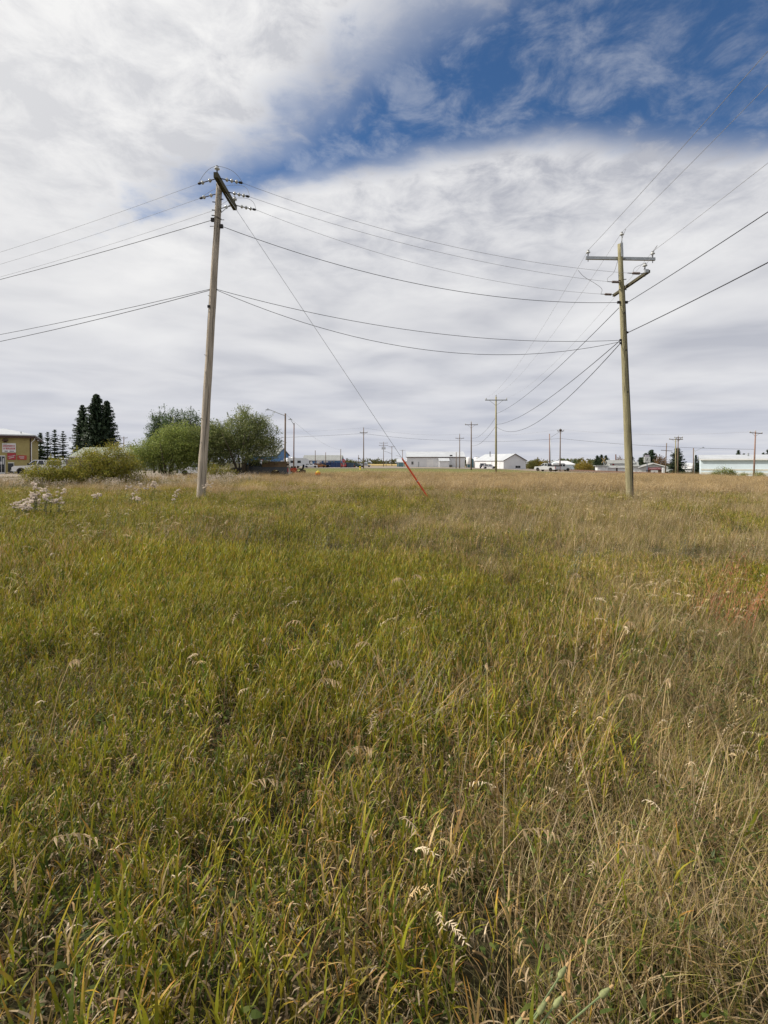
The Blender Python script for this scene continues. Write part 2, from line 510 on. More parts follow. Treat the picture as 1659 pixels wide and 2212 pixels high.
def low_leaves(n, rad):
    out = []
    for _ in range(n):
        a = ru(0, 6.283); r = rad * math.sqrt(random.random()); c = ch([(.06, .085, .014), (.075, .10, .016), (.09, .11, .018)])
        leaf_pts((r * math.cos(a), r * math.sin(a), ru(.03, .15)), ru(0, 6.283), ru(-.2, .8), ru(.018, .034), ru(.008, .014), ru(.1, .9), 3, c, c, out)
    return out

def scatter(name, label, variants, pts, m, rot, scl):
    """ONE ground-cover object: variants of a small plant mesh laid on points by geometry nodes"""
    me = bpy.data.meshes.new(name)
    me.vertices.add(len(pts)); me.vertices.foreach_set('co', np.asarray(pts, np.float32).ravel())
    a = me.attributes.new('turn', 'FLOAT_VECTOR', 'POINT'); a.data.foreach_set('vector', np.asarray(rot, np.float32).ravel())
    a = me.attributes.new('size', 'FLOAT', 'POINT'); a.data.foreach_set('value', np.asarray(scl, np.float32).ravel())
    a = me.attributes.new('pick', 'INT', 'POINT'); a.data.foreach_set('value', rng.integers(0, len(variants), len(pts)).astype(np.int32))
    me.materials.append(m)
    o = link(name, me, None)
    tr = bpy.data.node_groups.new(name, 'GeometryNodeTree')
    tr.interface.new_socket('Geometry', in_out='INPUT', socket_type='NodeSocketGeometry')
    tr.interface.new_socket('Geometry', in_out='OUTPUT', socket_type='NodeSocketGeometry')
    q = N(tr)
    gi = q.n('NodeGroupInput'); go = q.n('NodeGroupOutput')
    jn = q.n('GeometryNodeJoinGeometry')
    for i, vm in enumerate(variants):
        vo = bpy.data.objects.new(name + '_source', vm)
        vo.use_fake_user = False
        ob = q.n('GeometryNodeObjectInfo'); ob.inputs['Object'].default_value = vo
        ob.inputs['As Instance'].default_value = False
        ti = q.n('GeometryNodeGeometryToInstance')
        q.l(ob.outputs['Geometry'], ti.inputs[0]); q.l(ti.outputs[0], jn.inputs[0])
    ip = q.n('GeometryNodeInstanceOnPoints'); ip.inputs['Pick Instance'].default_value = True
    def named(nm, typ):
        nd = q.n('GeometryNodeInputNamedAttribute', data_type=typ); nd.inputs[0].default_value = nm
        return nd.outputs[0]
    er = q.n('FunctionNodeEulerToRotation'); q.l(named('turn', 'FLOAT_VECTOR'), er.inputs[0])
    q.l(gi.outputs[0], ip.inputs['Points']); q.l(jn.outputs[0], ip.inputs['Instance'])
    q.l(named('pick', 'INT'), ip.inputs['Instance Index']); q.l(er.outputs[0], ip.inputs['Rotation'])
    q.l(named('size', 'FLOAT'), ip.inputs['Scale']); q.l(ip.outputs[0], go.inputs[0])
    md = o.modifiers.new('scatter', 'NODES'); md.node_group = tr
    return tag(o, label, 'grass', kind='stuff')

def vnoise(x, y, s, seed):
    """smooth value noise in 0..1"""
    r = np.random.default_rng(seed).random((64, 64))
    x = np.asarray(x) / s + 31.7; y = np.asarray(y) / s + 17.3
    xi = np.floor(x).astype(int); yi = np.floor(y).astype(int); fx = x - xi; fy = y - yi
    fx = fx * fx * (3 - 2 * fx); fy = fy * fy * (3 - 2 * fy)
    G = lambda a, b_: r[a % 64, b_ % 64]
    return (G(xi, yi) * (1 - fx) + G(xi + 1, yi) * fx) * (1 - fy) + (G(xi, yi + 1) * (1 - fx) + G(xi + 1, yi + 1) * fx) * fy

def sst(v, a, b_):
    t = np.clip((v - a) / (b_ - a), 0, 1); return t * t * (3 - 2 * t)

def field_pts(density, r0, r1, widen=.92):
    """random points over the part of the field between two distances"""
    y = np.sqrt(rng.random(int(density * widen * (r1 * r1 - r0 * r0) * 1.02 + density * 4 * (r1 - r0))) * (r1 * r1 - r0 * r0) + r0 * r0)
    hw = widen * y + 2.0
    x = (rng.random(len(y)) * 2 - 1) * hw
    return x, y

def in_field(x, y):
    """True where the rough grass grows"""
    edge_l = 35 + 25 * sst(x, -26, -13)                 # gravel yard on the left
    edge = np.where(x < -6, edge_l, 63 + 0 * x)
    edge = np.where(x > 30, 70, edge)
    ok = (y < edge + 3 * (vnoise(x, y, 6, 3) - .5))
    ok &= np.abs(x - (46 + (y - 60) * .12)) > 3.8           # railway
    return ok

def dryness(x, y):
    d = np.hypot(x, y); az = x / np.maximum(y, 1.5)
    v = .17 + .27 * sst(d, 3, 11) + .30 * sst(d, 14, 34) + .50 * sst(az, -.15, .40) - .34 * sst(-az, -.05, .4) * (1 - .8 * sst(d, 16, 28))
    v += 1.0 * (vnoise(x, y, 2.2, 11) - .5) + .7 * (vnoise(x, y, .7, 12) - .5) + .35 * (vnoise(x, y, 6.5, 13) - .5)
    return np.clip(v, 0, 1)

def place(x, y, lean=.12, s0=.8, s1=1.25, windy=0.):
    n = len(x)
    rot = np.zeros((n, 3))
    rot[:, 2] = rng.random(n) * 6.283 if not windy else rng.normal(0, 1.1, n)
    rot[:, 0] = rng.normal(0, lean, n); rot[:, 1] = rng.normal(windy * .5, lean, n)
    hgt = .55 + .50 * vnoise(x, y, 1.3, 21) + .40 * vnoise(x, y, 5.0, 22)                # stand height varies from place to place
    return np.stack([x, y, GZ(x, y) - .01], 1), rot, (s0 + (s1 - s0) * rng.random(n)) * hgt

lush_v = [emit('lush_grass_tuft', lush_tuft(9, .12, 4), L_grass) for _ in range(9)]
mix_v = [emit('mixed_grass_tuft', lush_tuft(7, .13, 4, .15, .30, .40) + blade_tuft(14, .14, .10, .27, STRAW + GREEN[:3] + TAN[:3], (.0025, .005)), L_grass) for _ in range(8)]
dry_v = [emit('dry_grass_tuft', blade_tuft(46, .15, .14, .36, STRAW + TAN[:3] + GREEN[:3], (.002, .0045), (0, .7), (.3, 1.7), .5), L_grass) for _ in range(8)]
seed_v = [emit('seeding_grass_tuft', seed_tuft(4, .14, .42, .72, STRAW[:3] + TAN[:2]), L_grass) for _ in range(8)]
litter_v = [emit('litter_tuft', blade_tuft(16, .14, .05, .13, TAN, (.004, .007), (.3, 1.3), (1.2, 3.2), 0, 4) + low_leaves(8, .14), L_grass) for _ in range(6)]
far_lush_v = [emit('far_lush_tuft', blade_tuft(70, .34, .22, .45, GREEN + TIP[:3], (.007, .012), (0, .4), (.2, .9), .2, 3), L_grass) for _ in range(5)]
far_dry_v = [emit('far_dry_tuft', blade_tuft(64, .36, .26, .58, STRAW + TAN[:3], (.006, .011), (0, .45), (.2, 1.0), .5, 3) + seed_tuft(7, .34, .42, .7, STRAW[:3], .7, 7), L_grass) for _ in range(6)]

# near and middle distance
xa, ya = field_pts(125, .25, 8); xb, yb = field_pts(40, 8, 26)
xk = rng.uniform(-4.5, 4.5, 3400); yk = rng.uniform(-3.2, .3, 3400)            # where the viewer stands
xm, ym = np.concatenate([xa, xb, xk]), np.concatenate([ya, yb, yk])
k = in_field(xm, ym) & ((vnoise(xm, ym, .32, 31) + .35 * vnoise(xm, ym, 1.1, 32) > .30) | (ym > 9)); xm, ym = xm[k], ym[k]   # small hollows between the tufts
dr = dryness(xm, ym) + rng.normal(0, .12, len(xm))
for nm, lab, sel, var, sc in (('lush_grass', 'green leafy grass with orange tips covering the foreground', dr < .42, lush_v, (.8, 1.25)),
                              ('mixed_grass', 'grass half green and half dry across the field', (dr >= .42) & (dr < .74), mix_v, (.8, 1.25)),
                              ('dry_grass', 'dry straw coloured grass on the right and far side', dr >= .74, dry_v, (.72, 1.1))):
    p, r, s = place(xm[sel], ym[sel], .14, *sc)
    scatter(nm, lab, var, p, L_grass, r, s)
x, y = field_pts(115, .25, 5.5); x2, y2 = field_pts(45, 5.5, 9); x, y = np.concatenate([x, x2]), np.concatenate([y, y2]); k = in_field(x, y)
p, r, s = place(x[k], y[k], .2, .8, 1.4)
scatter('leaf_litter', 'curled tan dead leaves low among the grass', litter_v, p, L_grass, r, s)
# seed stems leaning with the wind
x, y = field_pts(10, 1.6, 9); x2, y2 = field_pts(9, 9, 30)
x, y = np.concatenate([x, x2]), np.concatenate([y, y2])
k = in_field(x, y) & (rng.random(len(x)) < .05 + .95 * dryness(x, y) ** 1.3); x, y = x[k], y[k]
p, r, s = place(x, y, .12, .75, 1.15, .5)
scatter('seeding_grass', 'tall tan grass stems with nodding seed heads leaning right', seed_v, p, L_grass, r, s)
# far part of the field
x, y = field_pts(7.5, 25, 76, .88); k = in_field(x, y); x, y = x[k], y[k]
dr = dryness(x, y) + rng.normal(0, .12, len(x)) + .05
for nm, lab, sel, var in (('far_green_grass', 'patches of green in the far rough grass', dr < .55, far_lush_v), ('far_dry_grass', 'tawny rough grass in the far part of the field', dr >= .55, far_dry_v)):
    p, r, s = place(x[sel], y[sel], .10, .85, 1.2, .3)
    scatter(nm, lab, var, p, L_grass, r, s)

# ------------------------------------------------------------------ buildings
def panel(parent, name, m, x0, x1, z0, z1, y=0., proud=.03, deep=.03):
    """flat piece on a front wall (front at local y, facing -y)"""
    return MB().b(x0, x1, y - proud, y + deep, z0, z1).build(name, m, parent)

def window(parent, x0, x1, z0, z1, y=0., fm=None, cols=2, rows=1, frame=.07, gm=None):
    f = MB()
    f.b(x0, x1, y - .06, y + .02, z1 - frame, z1).b(x0, x1, y - .06, y + .02, z0, z0 + frame)
    f.b(x0, x0 + frame, y - .06, y + .02, z0 + frame, z1 - frame).b(x1 - frame, x1, y - .06, y + .02, z0 + frame, z1 - frame)
    for i in range(1, cols):
        xc = x0 + (x1 - x0) * i / cols; f.b(xc - frame * .3, xc + frame * .3, y - .055, y + .02, z0 + frame, z1 - frame)
    o = f.build('window', fm or M_white, parent)
    MB().b(x0 + frame * .5, x1 - frame * .5, y - .03, y + .02, z0 + frame * .5, z1 - frame * .5).build('pane', gm or M_glass, o)
    return o

def garage_door(parent, x0, x1, z0, z1, m, fm, y=0., rows=4, panes=0):
    o = MB().b(x0, x0 + .1, y - .05, y + .02, z0, z1).b(x1 - .1, x1, y - .05, y + .02, z0, z1).b(x0, x1, y - .053, y + .02, z1, z1 + .1).build('garage_door', fm, parent)
    h = (z1 - z0) / rows
    for i in range(rows):
        MB().b(x0 + .1, x1 - .1, y - .03, y + .02, z0 + i * h + .015, z0 + (i + 1) * h - .015).build('door_panel', m, o)
    if panes:
        for r_ in (1, 2):
            for i in range(panes):
                wv = (x1 - x0 - .6) / panes
                MB().b(x0 + .3 + i * wv + .08, x0 + .3 + (i + 1) * wv - .08, y - .05, y, z0 + r_ * h + .1, z0 + (r_ + 1) * h - .1).build('pane', M_glass, o)
    return o

def gabled(name, label, x0, x1, yf, depth, zb, h, hr, axis, wm, rm, rz=0., o=.35, cat='building', trim=None, th=.14, peak=.5):
    """walls and pitched roof; ridge along the front (axis x) or towards the viewer (axis y)"""
    cx = (x0 + x1) / 2; L = x1 - x0
    t = thing(name, label, cat, (cx, yf, zb), rz)
    a, b_ = -L / 2, L / 2
    if axis == 'x':
        pk = depth * peak
        MB().prism([(0, -.4), (depth, -.4), (depth, h), (pk, hr), (0, h)], a, b_, 'x').build('wall', wm, t)
        sl_ = (hr - h) / pk; sr = (hr - h) / (depth - pk)
        MB().prism([(-o, h - o * sl_ + .02), (pk, hr + .02), (depth + o, h - o * sr + .02), (depth + o, h - o * sr + th), (pk, hr + th), (-o, h - o * sl_ + th)], a - o, b_ + o, 'x').build('roof', rm, t)
        if trim: MB().b(a - o, b_ + o, -o - .06, -o - .003, h - o * sl_ - .12, h - o * sl_ + th + .01).build('fascia', trim, t)
    else:
        pk = a + L * peak
        MB().prism([(a, -.4), (b_, -.4), (b_, h), (pk, hr), (a, h)], 0, depth, 'y').build('wall', wm, t)
        sl_ = (hr - h) / (pk - a); sr = (hr - h) / (b_ - pk)
        MB().prism([(a - o, h - o * sl_ + .02), (pk, hr + .02), (b_ + o, h - o * sr + .02), (b_ + o, h - o * sr + th), (pk, hr + th), (a - o, h - o * sl_ + th)], -o, depth + o, 'y').build('roof', rm, t)
        if trim:
            f = MB()
            for (u0, z0, u1, z1) in ((a - o, h - o * sl_, pk, hr), (pk, hr, b_ + o, h - o * sr)):
                f.add([(u0, -o - .06, z0 - .1), (u1, -o - .06, z1 - .1), (u1, -o - .06, z1 + th), (u0, -o - .06, z0 + th), (u0, -o - .003, z0 - .1), (u1, -o - .003, z1 - .1), (u1, -o - .003, z1 + th), (u0, -o - .003, z0 + th)],
                      [(0, 1, 2, 3), (7, 6, 5, 4), (0, 4, 5, 1), (1, 5, 6, 2), (2, 6, 7, 3), (3, 7, 4, 0)])
            f.build('fascia', trim, t)
    return t

# tan shop at the left edge, its front turned towards the field
D = 70.; zb = gz(-50, 70); SR = R(31)
xr = PX(67, D); t = thing('hardware_store', 'tan stucco shop with low white roof and red signs at left edge', 'building', (xr, D, zb), SR)
Hh = PZ(944, D) - zb; Lb = 20.; Db = 15.
MB().b(-Lb, 0, 0, Db, -.4, Hh).build('wall', M_tan, t)
hip = MB(); o_ = .5; rz_ = Hh + 1.35
hip.add([(-Lb - o_, -o_, Hh + .28), (o_, -o_, Hh + .28), (o_, Db + o_, Hh + .28), (-Lb - o_, Db + o_, Hh + .28), (-Lb + 4, Db / 2, rz_ + .1), (-3.6, Db / 2, rz_ + .1),
         (-Lb - o_, -o_, Hh + .12), (o_, -o_, Hh + .12), (o_, Db + o_, Hh + .12), (-Lb - o_, Db + o_, Hh + .12)],
        [(0, 1, 5, 4), (1, 2, 5), (2, 3, 4, 5), (3, 0, 4), (6, 7, 1, 0), (7, 8, 2, 1), (8, 9, 3, 2), (9, 6, 0, 3), (9, 8, 7, 6)])
roof_o = hip.build('roof', M_whiteroof, t)
MB().tube([(-1.2, 1.0, Hh + .3), (-1.2, 1.0, Hh + .75)], .07).build('vent_pipe', M_galv, roof_o)
MB().b(-Lb - o_ - .02, o_ + .02, -o_ - .05, -o_ + .1, Hh - .18, Hh + .118).b(o_ - .1, o_ + .05, -o_ + .103, Db + o_, Hh - .18, Hh + .118).build('gutter', M_brown, t)
MB().tube([(o_ - .05, -.35, Hh - .18), (o_ - .1, -.25, Hh - .4), (.06, -.1, Hh - .75), (.06, -.1, .1)], .05, 8).build('downspout', M_white, t)
MB().b(-.14, .03, -.035, .02, 0, Hh - .01).build('corner_board', M_brown, t)
k = D / F
def sx(px):
    a = (px - CX) / F
    return (a * D - xr) / (math.cos(SR) - a * math.sin(SR))
def sz(py): return PZ(py, D - 1.5) - zb
def sp(px, py, off):
    """point on the shop front, OFF metres out"""
    u = sx(px); return (xr + u * math.cos(SR) + off * math.sin(SR), D + u * math.sin(SR) - off * math.cos(SR), zb + sz(py))
# glass entrance door
dr_ = MB().b(sx(-4.9), sx(11.5), -.07, .02, sz(985.8), sz(984)).b(sx(10.5), sx(11.5), -.071, .02, .02, sz(985.9)).b(sx(-4.9), sx(-3.9), -.07, .02, .02, sz(985.9)).b(sx(2.8), sx(3.6), -.068, .02, .02, sz(985.9)).b(sx(-3.8), sx(10.4), -.069, .02, .02, .16).build('door', M_white, t)
MB().b(sx(-3.8), sx(10.4), -.03, .02, .1, sz(986)).build('pane', M_glass, dr_)
MB().b(sx(6.1), sx(8.1), -.045, -.032, sz(1003), sz(990)).build('poster', M_signwhite, dr_)
MB().b(sx(0.9), sx(4.5), -.044, -.032, sz(1003), sz(997)).build('poster', M_signwhite, dr_)
bay = MB().b(sx(17.3), sx(30.6), -.10, .02, sz(1000.6), sz(998.5)).b(sx(29.5), sx(30.6), -.10, .02, .0, sz(1000.7)).build('window_frame', M_cream, t)
MB().b(sx(17.3), sx(29.5), -.06, .02, .15, sz(1000.7)).build('pane', M_glass, bay)
MB().box((sx(11.8), -.28, sz(951)), (.6, .5, .2)).box((sx(11.2), -.12, sz(953.5)), (.35, .2, .22)).build('wall_light', M_brown, t)
k = k * .60
# its signs
sg = thing('shop_sign', 'large white sign with two red bands on the tan shop', 'sign', sp(19.7, 967.2, .06), SR); sg.scale.x = .81
MB().b(-24 * k, 24 * k, -.05, .05, -16.2 * k, 16.2 * k).build('board', M_signwhite, sg)
MB().b(-21.5 * k, 12.5 * k, -.064, -.052, 3.4 * k, 10 * k).build('red_band', M_signred, sg)
MB().b(-11 * k, 21.5 * k, -.064, -.052, -6 * k, .6 * k).build('red_band', M_signred, sg)
M_palered = mat('faded_red_print', (.50, .33, .34), .5, .05, 3)
MB().b(14 * k, 21.5 * k, -.064, -.052, 3.4 * k, 10 * k).build('faded_block', M_palered, sg)
MB().b(-21.5 * k, -13 * k, -.064, -.052, -6 * k, .6 * k).build('faded_block', M_palered, sg)
for tx, cx_, cz_, sz_, mm in (('BUILDING', -4.5, 6.6, 7.0, M_signwhite), ('SUPPLIES', 5.5, -2.8, 7.0, M_signwhite)):
    me = text_mesh(tx, sz_ * k); q = link('lettering', me, mm, sg); q.location = (cx_ * k, -.07, cz_ * k); q.rotation_euler = (R(90), 0, 0)
M_print = mat('dark_print', (.08, .08, .10), .6, .1, 3)
for a, b_ in ((-16, -4), (2, 18)): MB().b(a * k, b_ * k, -.062, -.052, -13.2 * k, -10.6 * k).build('small_print', M_print, sg)
MB().b(-21 * k, -7 * k, -.062, -.052, 12.2 * k, 13.6 * k).build('small_print', mat('grey_print', (.3, .3, .3), .6, .1, 3), sg)
sg = thing('tool_banner', 'red banner with slanted white script above the dark window', 'sign', sp(25.2, 985.8, .05), SR); sg.scale.x = .81
MB().b(-15 * k, 15 * k, -.03, .04, -11.5 * k, 11.5 * k).build('banner_cloth', M_signred, sg)
me = text_mesh('Milwaukee', 6.2 * k, .3); q = link('lettering', me, M_signwhite, sg); q.location = (0, -.05, 1.2 * k); q.rotation_euler = (R(90), R(-12), 0)
MB().box((0, -.045, -4.6 * k), (20 * k, .02, 1.7 * k), (0, R(-14), 0)).build('underline', M_signwhite, sg)
sg = thing('long_banner', 'long red and orange banner beside the white pickup', 'sign', sp(47.3, 988.2, .05), SR); sg.scale.x = .81
MB().b(-17 * k, 17 * k, -.03, .04, -8 * k, 8 * k).build('banner_cloth', mat('orange_red_banner', (.42, .075, .05), .5, .2, 3), sg)
MB().b(-11 * k, 9 * k, -.042, -.032, 0 * k, 4.5 * k).b(-6 * k, 8 * k, -.042, -.032, -4.5 * k, -1.5 * k).build('faded_print', M_palered, sg)

# house with faded green roof behind the willows
D = 95.; zb = gz(-55, 95)
t = gabled('bungalow', 'cream bungalow with faded green roof behind the yellow green shrubs', PX(160, D), PX(276, D), D, 8., zb, PZ(984, D) - zb, PZ(968, 99) - zb, 'x', mat('cream_siding', (.52, .49, .42), .7, .06, .6), M_greenroof, 0, .6, trim=M_white)
window(t, -4.2, -3.0, 1.1, 2.1); window(t, 1.0, 2.6, 1.0, 2.1)
panel(t, 'door', M_brown, -.6, .35, 0, 2.0)
t = gabled('white_garage', 'small white garage with grey gable end beside the bungalow', PX(283, D), PX(330, D), D + 6, 6., zb, PZ(986, 101) - zb, PZ(971, 101) - zb, 'y', M_white, M_greenroof, 0, .4, trim=M_white)
garage_door(t, -1.4, 1.4, 0, 2.1, M_white, M_fence)

# board fence behind the yard
D = 90.
fn = thing('board_fence', 'grey weathered board fence behind the white pickup', 'fence', (PX(140, D), D, gz(-55, D)))
x0, x1 = PX(142, D) - PX(140, D), PX(268, D) - PX(140, D)
n_b = 46; bw = (x1 - x0) / n_b
bm_ = [MB().b(-bw * .46, bw * .46, -.02, .02, .05, 2.0 + .03 * i).mesh('board') for i in range(3)]
for i in range(n_b):
    if i in (9, 10): continue
    o = link('board', bm_[i % 3], M_fence, fn); o.location = (x0 + (i + .5) * bw, random.uniform(-.01, .01), random.uniform(-.05, .03))
MB().b(x0, x1, .022, .08, .5, .6).b(x0, x1, .022, .08, 1.6, 1.7).build('rail', M_fence, fn)
for i in range(6):
    o = MB().b(-.06, .06, .085, .2, 0, 2.2).build('post', M_fence, fn); o.location.x = x0 + (x1 - x0) * i / 5
tt = thing('orange_machine', 'orange flat topped machine standing behind the fence gap', 'machine', (PX(216, 86), 86, gz(-50, 86)))
MB().b(-.9, .9, -.5, .5, .8, 1.55).build('body', mat('orange_paint', (.48, .20, .045), .5, .12, 3), tt)
MB().b(-.85, .85, -.45, .45, .35, .798).build('base', M_black, tt)

# blue gabled shop behind the light pole
D = 160.; zb = 0.
t = gabled('blue_gabled_shop', 'blue shop with steep grey roof seen past the willow', PX(528, D), PX(600, D), D, 9., zb, PZ(983, D), PZ(969, D + 4), 'x', M_blue, M_greyroof, R(-14), .4, trim=M_white)
window(t, 1.6, 3.2, .9, 2.4, cols=2)
panel(t, 'sign_board', M_signred, -1.2, .9, 2.1, 2.7, 0, .08); panel(t, 'sign_stripe', M_signwhite, -1.0, .7, 2.3, 2.5, 0, .1, -.09)
e = MB().b(0, .05, 3.0, 4.6, 0, 2.3).build('door', M_white, t); e.location.x = (PX(600, 160) - PX(528, 160)) / 2

# long blue workshop
D = 178.; zb = 0.
t = gabled('blue_workshop', 'long blue workshop with grey roof and pale garage doors', PX(655, D), PX(736, D), D, 9., zb, PZ(993.5, D), PZ(984, D + 4.5), 'x', M_blue, M_greyroof, 0, .4, trim=M_white)
Lw = PX(736, D) - PX(655, D); q = lambda px: PX(px, D) - PX(695.5, D)
garage_door(t, q(663), q(673), 0, 2.4, mat('dark_slat_door', (.10, .09, .085), .7, .2, 3), M_brown, 0, 5)
o = MB().lathe([(0, -.01), (.42, 0), (.42, .03), (0, .04)], (q(672.5), -.1, 1.75), 16, (0, -1, 0)).build('round_sign', M_signwhite, t)
garage_door(t, q(684), q(695), 0, 2.3, M_white, M_white); garage_door(t, q(699), q(709), 0, 2.3, M_white, M_white)
window(t, q(712), q(716), .9, 2.1); window(t, q(719), q(723), .9, 2.1)
tt = thing('blue_bins', 'row of dark blue bins in front of the blue workshop', 'container', (PX(719, 172), 172, 0))
for i in range(4):
    MB().b(-4.4 + i * 1.9, -4.4 + i * 1.9 + 1.7, -.8, .8, .1, 1.75).build('bin', mat('navy_steel', (.03, .055, .16), .5, .2, 2), tt)
MB().b(3.3, 7.0, -.8, .8, .1, 1.65).build('bin', mat('grey_blue_steel', (.05, .085, .13), .5, .2, 2), tt)

# white metal warehouse with shed
D = 200.; zb = gz(22, D)
q0 = PX(938, D)
t = gabled('white_warehouse', 'long white metal warehouse with low roof behind the red guy guard', PX(879, D), PX(1004, D), D, 14., zb, PZ(987.2, D) - zb, PZ(976.3, D + 7) - zb, 'x', M_whitemetal, M_whiteroof, R(-2), .3, trim=M_brown)
q = lambda px: PX(px, D) - PX(941.5, D)
panel(t, 'door', M_galv, q(903), q(905.5), 0, 2.1); panel(t, 'wall_vent', M_galv, q(962), q(964), 3.2, 3.7); panel(t, 'overhead_door', M_white, q(922), q(936), 0, 3.0); window(t, q(888.5), q(893.5), 1.0, 2.3, cols=2); window(t, q(971), q(977.5), 4.3, 4.9, cols=1)
zz_ = MB().b(q(952) - .8, q(952) + 3.0, -3.2, -.002, -.3, 2.4).build('lean_to', M_whitemetal, t)
MB().prism([(-3.5, 2.3), (-.002, 3.6), (-.002, 3.75), (-3.5, 2.45)], q(952) - 1.0, q(952) + 3.2, 'x').build('lean_to_roof', M_whiteroof, zz_)
MB().b(q(968), q(976), -1.0, -.002, 0, .9).build('loading_dock', M_fence, t)
t = gabled('teal_shed', 'small teal shed at the left end of the white warehouse', PX(858, 206), PX(874, 206), 206, 5., 0, PZ(998, 206), PZ(992.5, 208), 'x', M_teal, M_whiteroof, 0, .2, trim=M_white)
garage_door(t, -1.1, 1.1, 0, 1.7, M_teal, M_white)
for px, wpx, y0, y1, lab in ((1012.5, 10.5, 987, 1003, 'white cylindrical tank on legs beside the white warehouse'), (1029.5, 12.5, 987.5, 1011, 'wider white storage tank between the warehouse and the gabled shed')):
    D = 196; zb = gz(PX(px, D), D); r_ = wpx / 2 * D / F
    t = thing('storage_tank', lab, 'tank', (PX(px, D), D, zb), 0, 'white storage tanks')
    z0, z1 = PZ(y1, D) - zb, PZ(y0, D) - zb; z0 = max(z0, .02)
    MB().lathe([(r_ * .9, z0), (r_, z0 + .1), (r_, z1 - .35), (r_ * .7, z1 - .1), (.02, z1)], (0, 0, 0), 20).build('shell', M_white, t, True)
    if z0 > .5:
        for sxx in (-1, 1):
            for syy in (-1, 1): MB().tube([(sxx * r_ * .6, syy * r_ * .6, 0), (sxx * r_ * .6, syy * r_ * .6, z0 + .3)], .07, 6).build('leg', M_galv, t)
    else: MB().tube([(0, 0, z1 - .05), (0, 0, z1 + .25)], .2, 8).build('hatch', M_galv, t)
D = 197.
t = thing('teal_cabinet', 'teal box building between the two white tanks', 'building', (PX(1019.5, D), D + 3, gz(34, D)))
MB().b(-1.4, 1.4, 0, 2, 0, 3.4).build('wall', M_teal, t); MB().b(-1.5, 1.5, -.1, 2.1, 3.402, 3.5).build('roof', M_whiteroof, t)

# white gabled shed
D = 178.; zb = gz(45, D)
xa_, xb_ = PX(1081, D), PX(1143, D)
t = gabled('white_gabled_shed', 'white shed with broad grey gable end and two garage doors', xa_, xb_, D, 16., zb, PZ(994.6, D) - zb, PZ(980.7, D) - zb, 'y', M_whitemetal, M_whiteroof, R(27), .35, trim=M_brown)
wL = (xb_ - xa_) / 2
window(t, 0.2, 2.6, .25, 1.2, cols=2)
for u0 in (2.2, 6.6):
    o = MB().b(-.05, .02, -1.7, 1.7, 0, 2.5).build('garage_door', M_white, t); o.location = (-wL, u0 + 1.4, 0)
    for i in range(3):
        MB().b(-.09, -.05, -1.6, 1.6, .05 + i * .82, .05 + i * .82 + .77).build('door_panel', M_white, o)
o = MB().tube([(-2.0, 11, 3.3), (-2.0, 11, 6.3)], .14, 8).build('chimney', M_dark, t)

# pale shed and houses on the right
D = 235.; zb = gz(90, D)
t = gabled('pale_blue_shed', 'small pale blue shed with white roof behind the white van', PX(1211, D), PX(1247, D), D, 11., zb, PZ(1003.5, D) - zb, PZ(996, D + 4) - zb, 'x', M_paleblue, M_white, R(24), .4)
panel(t, 'door', M_white, -1.8, -.6, 0, 2.1)

D = 150.; zb = gz(70, D)
q = lambda px: PX(px, D) - PX(1340, D)
Lh = PX(1374, D) - PX(1308, D)
t = gabled('white_house', 'white house with layered grey roofs behind the greenish pole', PX(1316, D), PX(1376, D), D, 9., zb, PZ(1009, D) - zb, PZ(1003, D + 4.5) - zb, 'x', M_white, M_greyroof, R(-16), .5, trim=M_white)
up = MB().prism([(2.2, 1.8), (8.2, 1.8), (8.2, PZ(1001, D) - zb), (5.2, PZ(994.9, D + 5) - zb), (2.2, PZ(1001, D) - zb)], -Lh / 2 + 1.2, Lh / 2 - 1.5, 'x').build('upper_wall', M_white, t)
hu = PZ(1001, D) - zb; hp = PZ(994.9, D + 5) - zb; su = (hp - hu) / 3.0
MB().prism([(1.7, hu - .5 * su + .03), (5.2, hp + .03), (8.7, hu - .5 * su + .03), (8.7, hu - .5 * su + .18), (5.2, hp + .18), (1.7, hu - .5 * su + .18)], -Lh / 2 + .6, Lh / 2 - .9, 'x').build('upper_roof', M_greyroof, t)
panel(t, 'red_shutter', M_signred, -2.6, -2.1, hu - 1.0, hu - .1, 2.2)
gw = MB().b(-Lh / 2 - 2.6, -Lh / 2 + .3, -.5, 5, -.3, 1.95).build('side_wing', M_white, t)
MB().b(-Lh / 2 - 3.1, -Lh / 2 + .3, -1.0, 5.4, 1.952, 2.15).build('wing_roof', M_greyroof, gw)
panel(t, 'door', M_brown, -Lh / 2 + 2.6, -Lh / 2 + 3.0, .0, 1.9)
MB().tube([(-1.2, 5.2, hp), (-1.2, 5.2, hp + 1.9)], .16, 8).build('chimney', M_rust, t)

D = 146.; zb = gz(80, D)
t = gabled('grey_gabled_hall', 'pale grey gabled hall with long dark red sign', PX(1384, D), PX(1441, D), D, 14., zb, PZ(1009.5, D) - zb, PZ(1000.8, D) - zb, 'y', mat('pale_grey_siding', (.52, .51, .50), .7, .06, .8), M_greyroof, R(-24), .4, trim=M_white, peak=.48)
k = D / F
sgn = MB().b(-11.2 * k, 13.6 * k, -.1, .02, PZ(1014.6, D) - zb, PZ(1009.8, D) - zb).build('sign_board', mat('maroon_sign', (.27, .04, .055), .5, .05, 2), t)
for i in range(13): MB().b((-9.6 + i * 1.22) * k, (-9.6 + i * 1.22 + .95) * k, -.14, -.101, PZ(1013.2, D) - zb, PZ(1011.2, D) - zb).build('sign_letter', M_palered, sgn)
for i in range(5): MB().b((7.0 + i * 1.22) * k, (7.0 + i * 1.22 + .95) * k, -.14, -.101, PZ(1013.2, D) - zb, PZ(1011.2, D) - zb).build('sign_letter', M_palered, sgn)
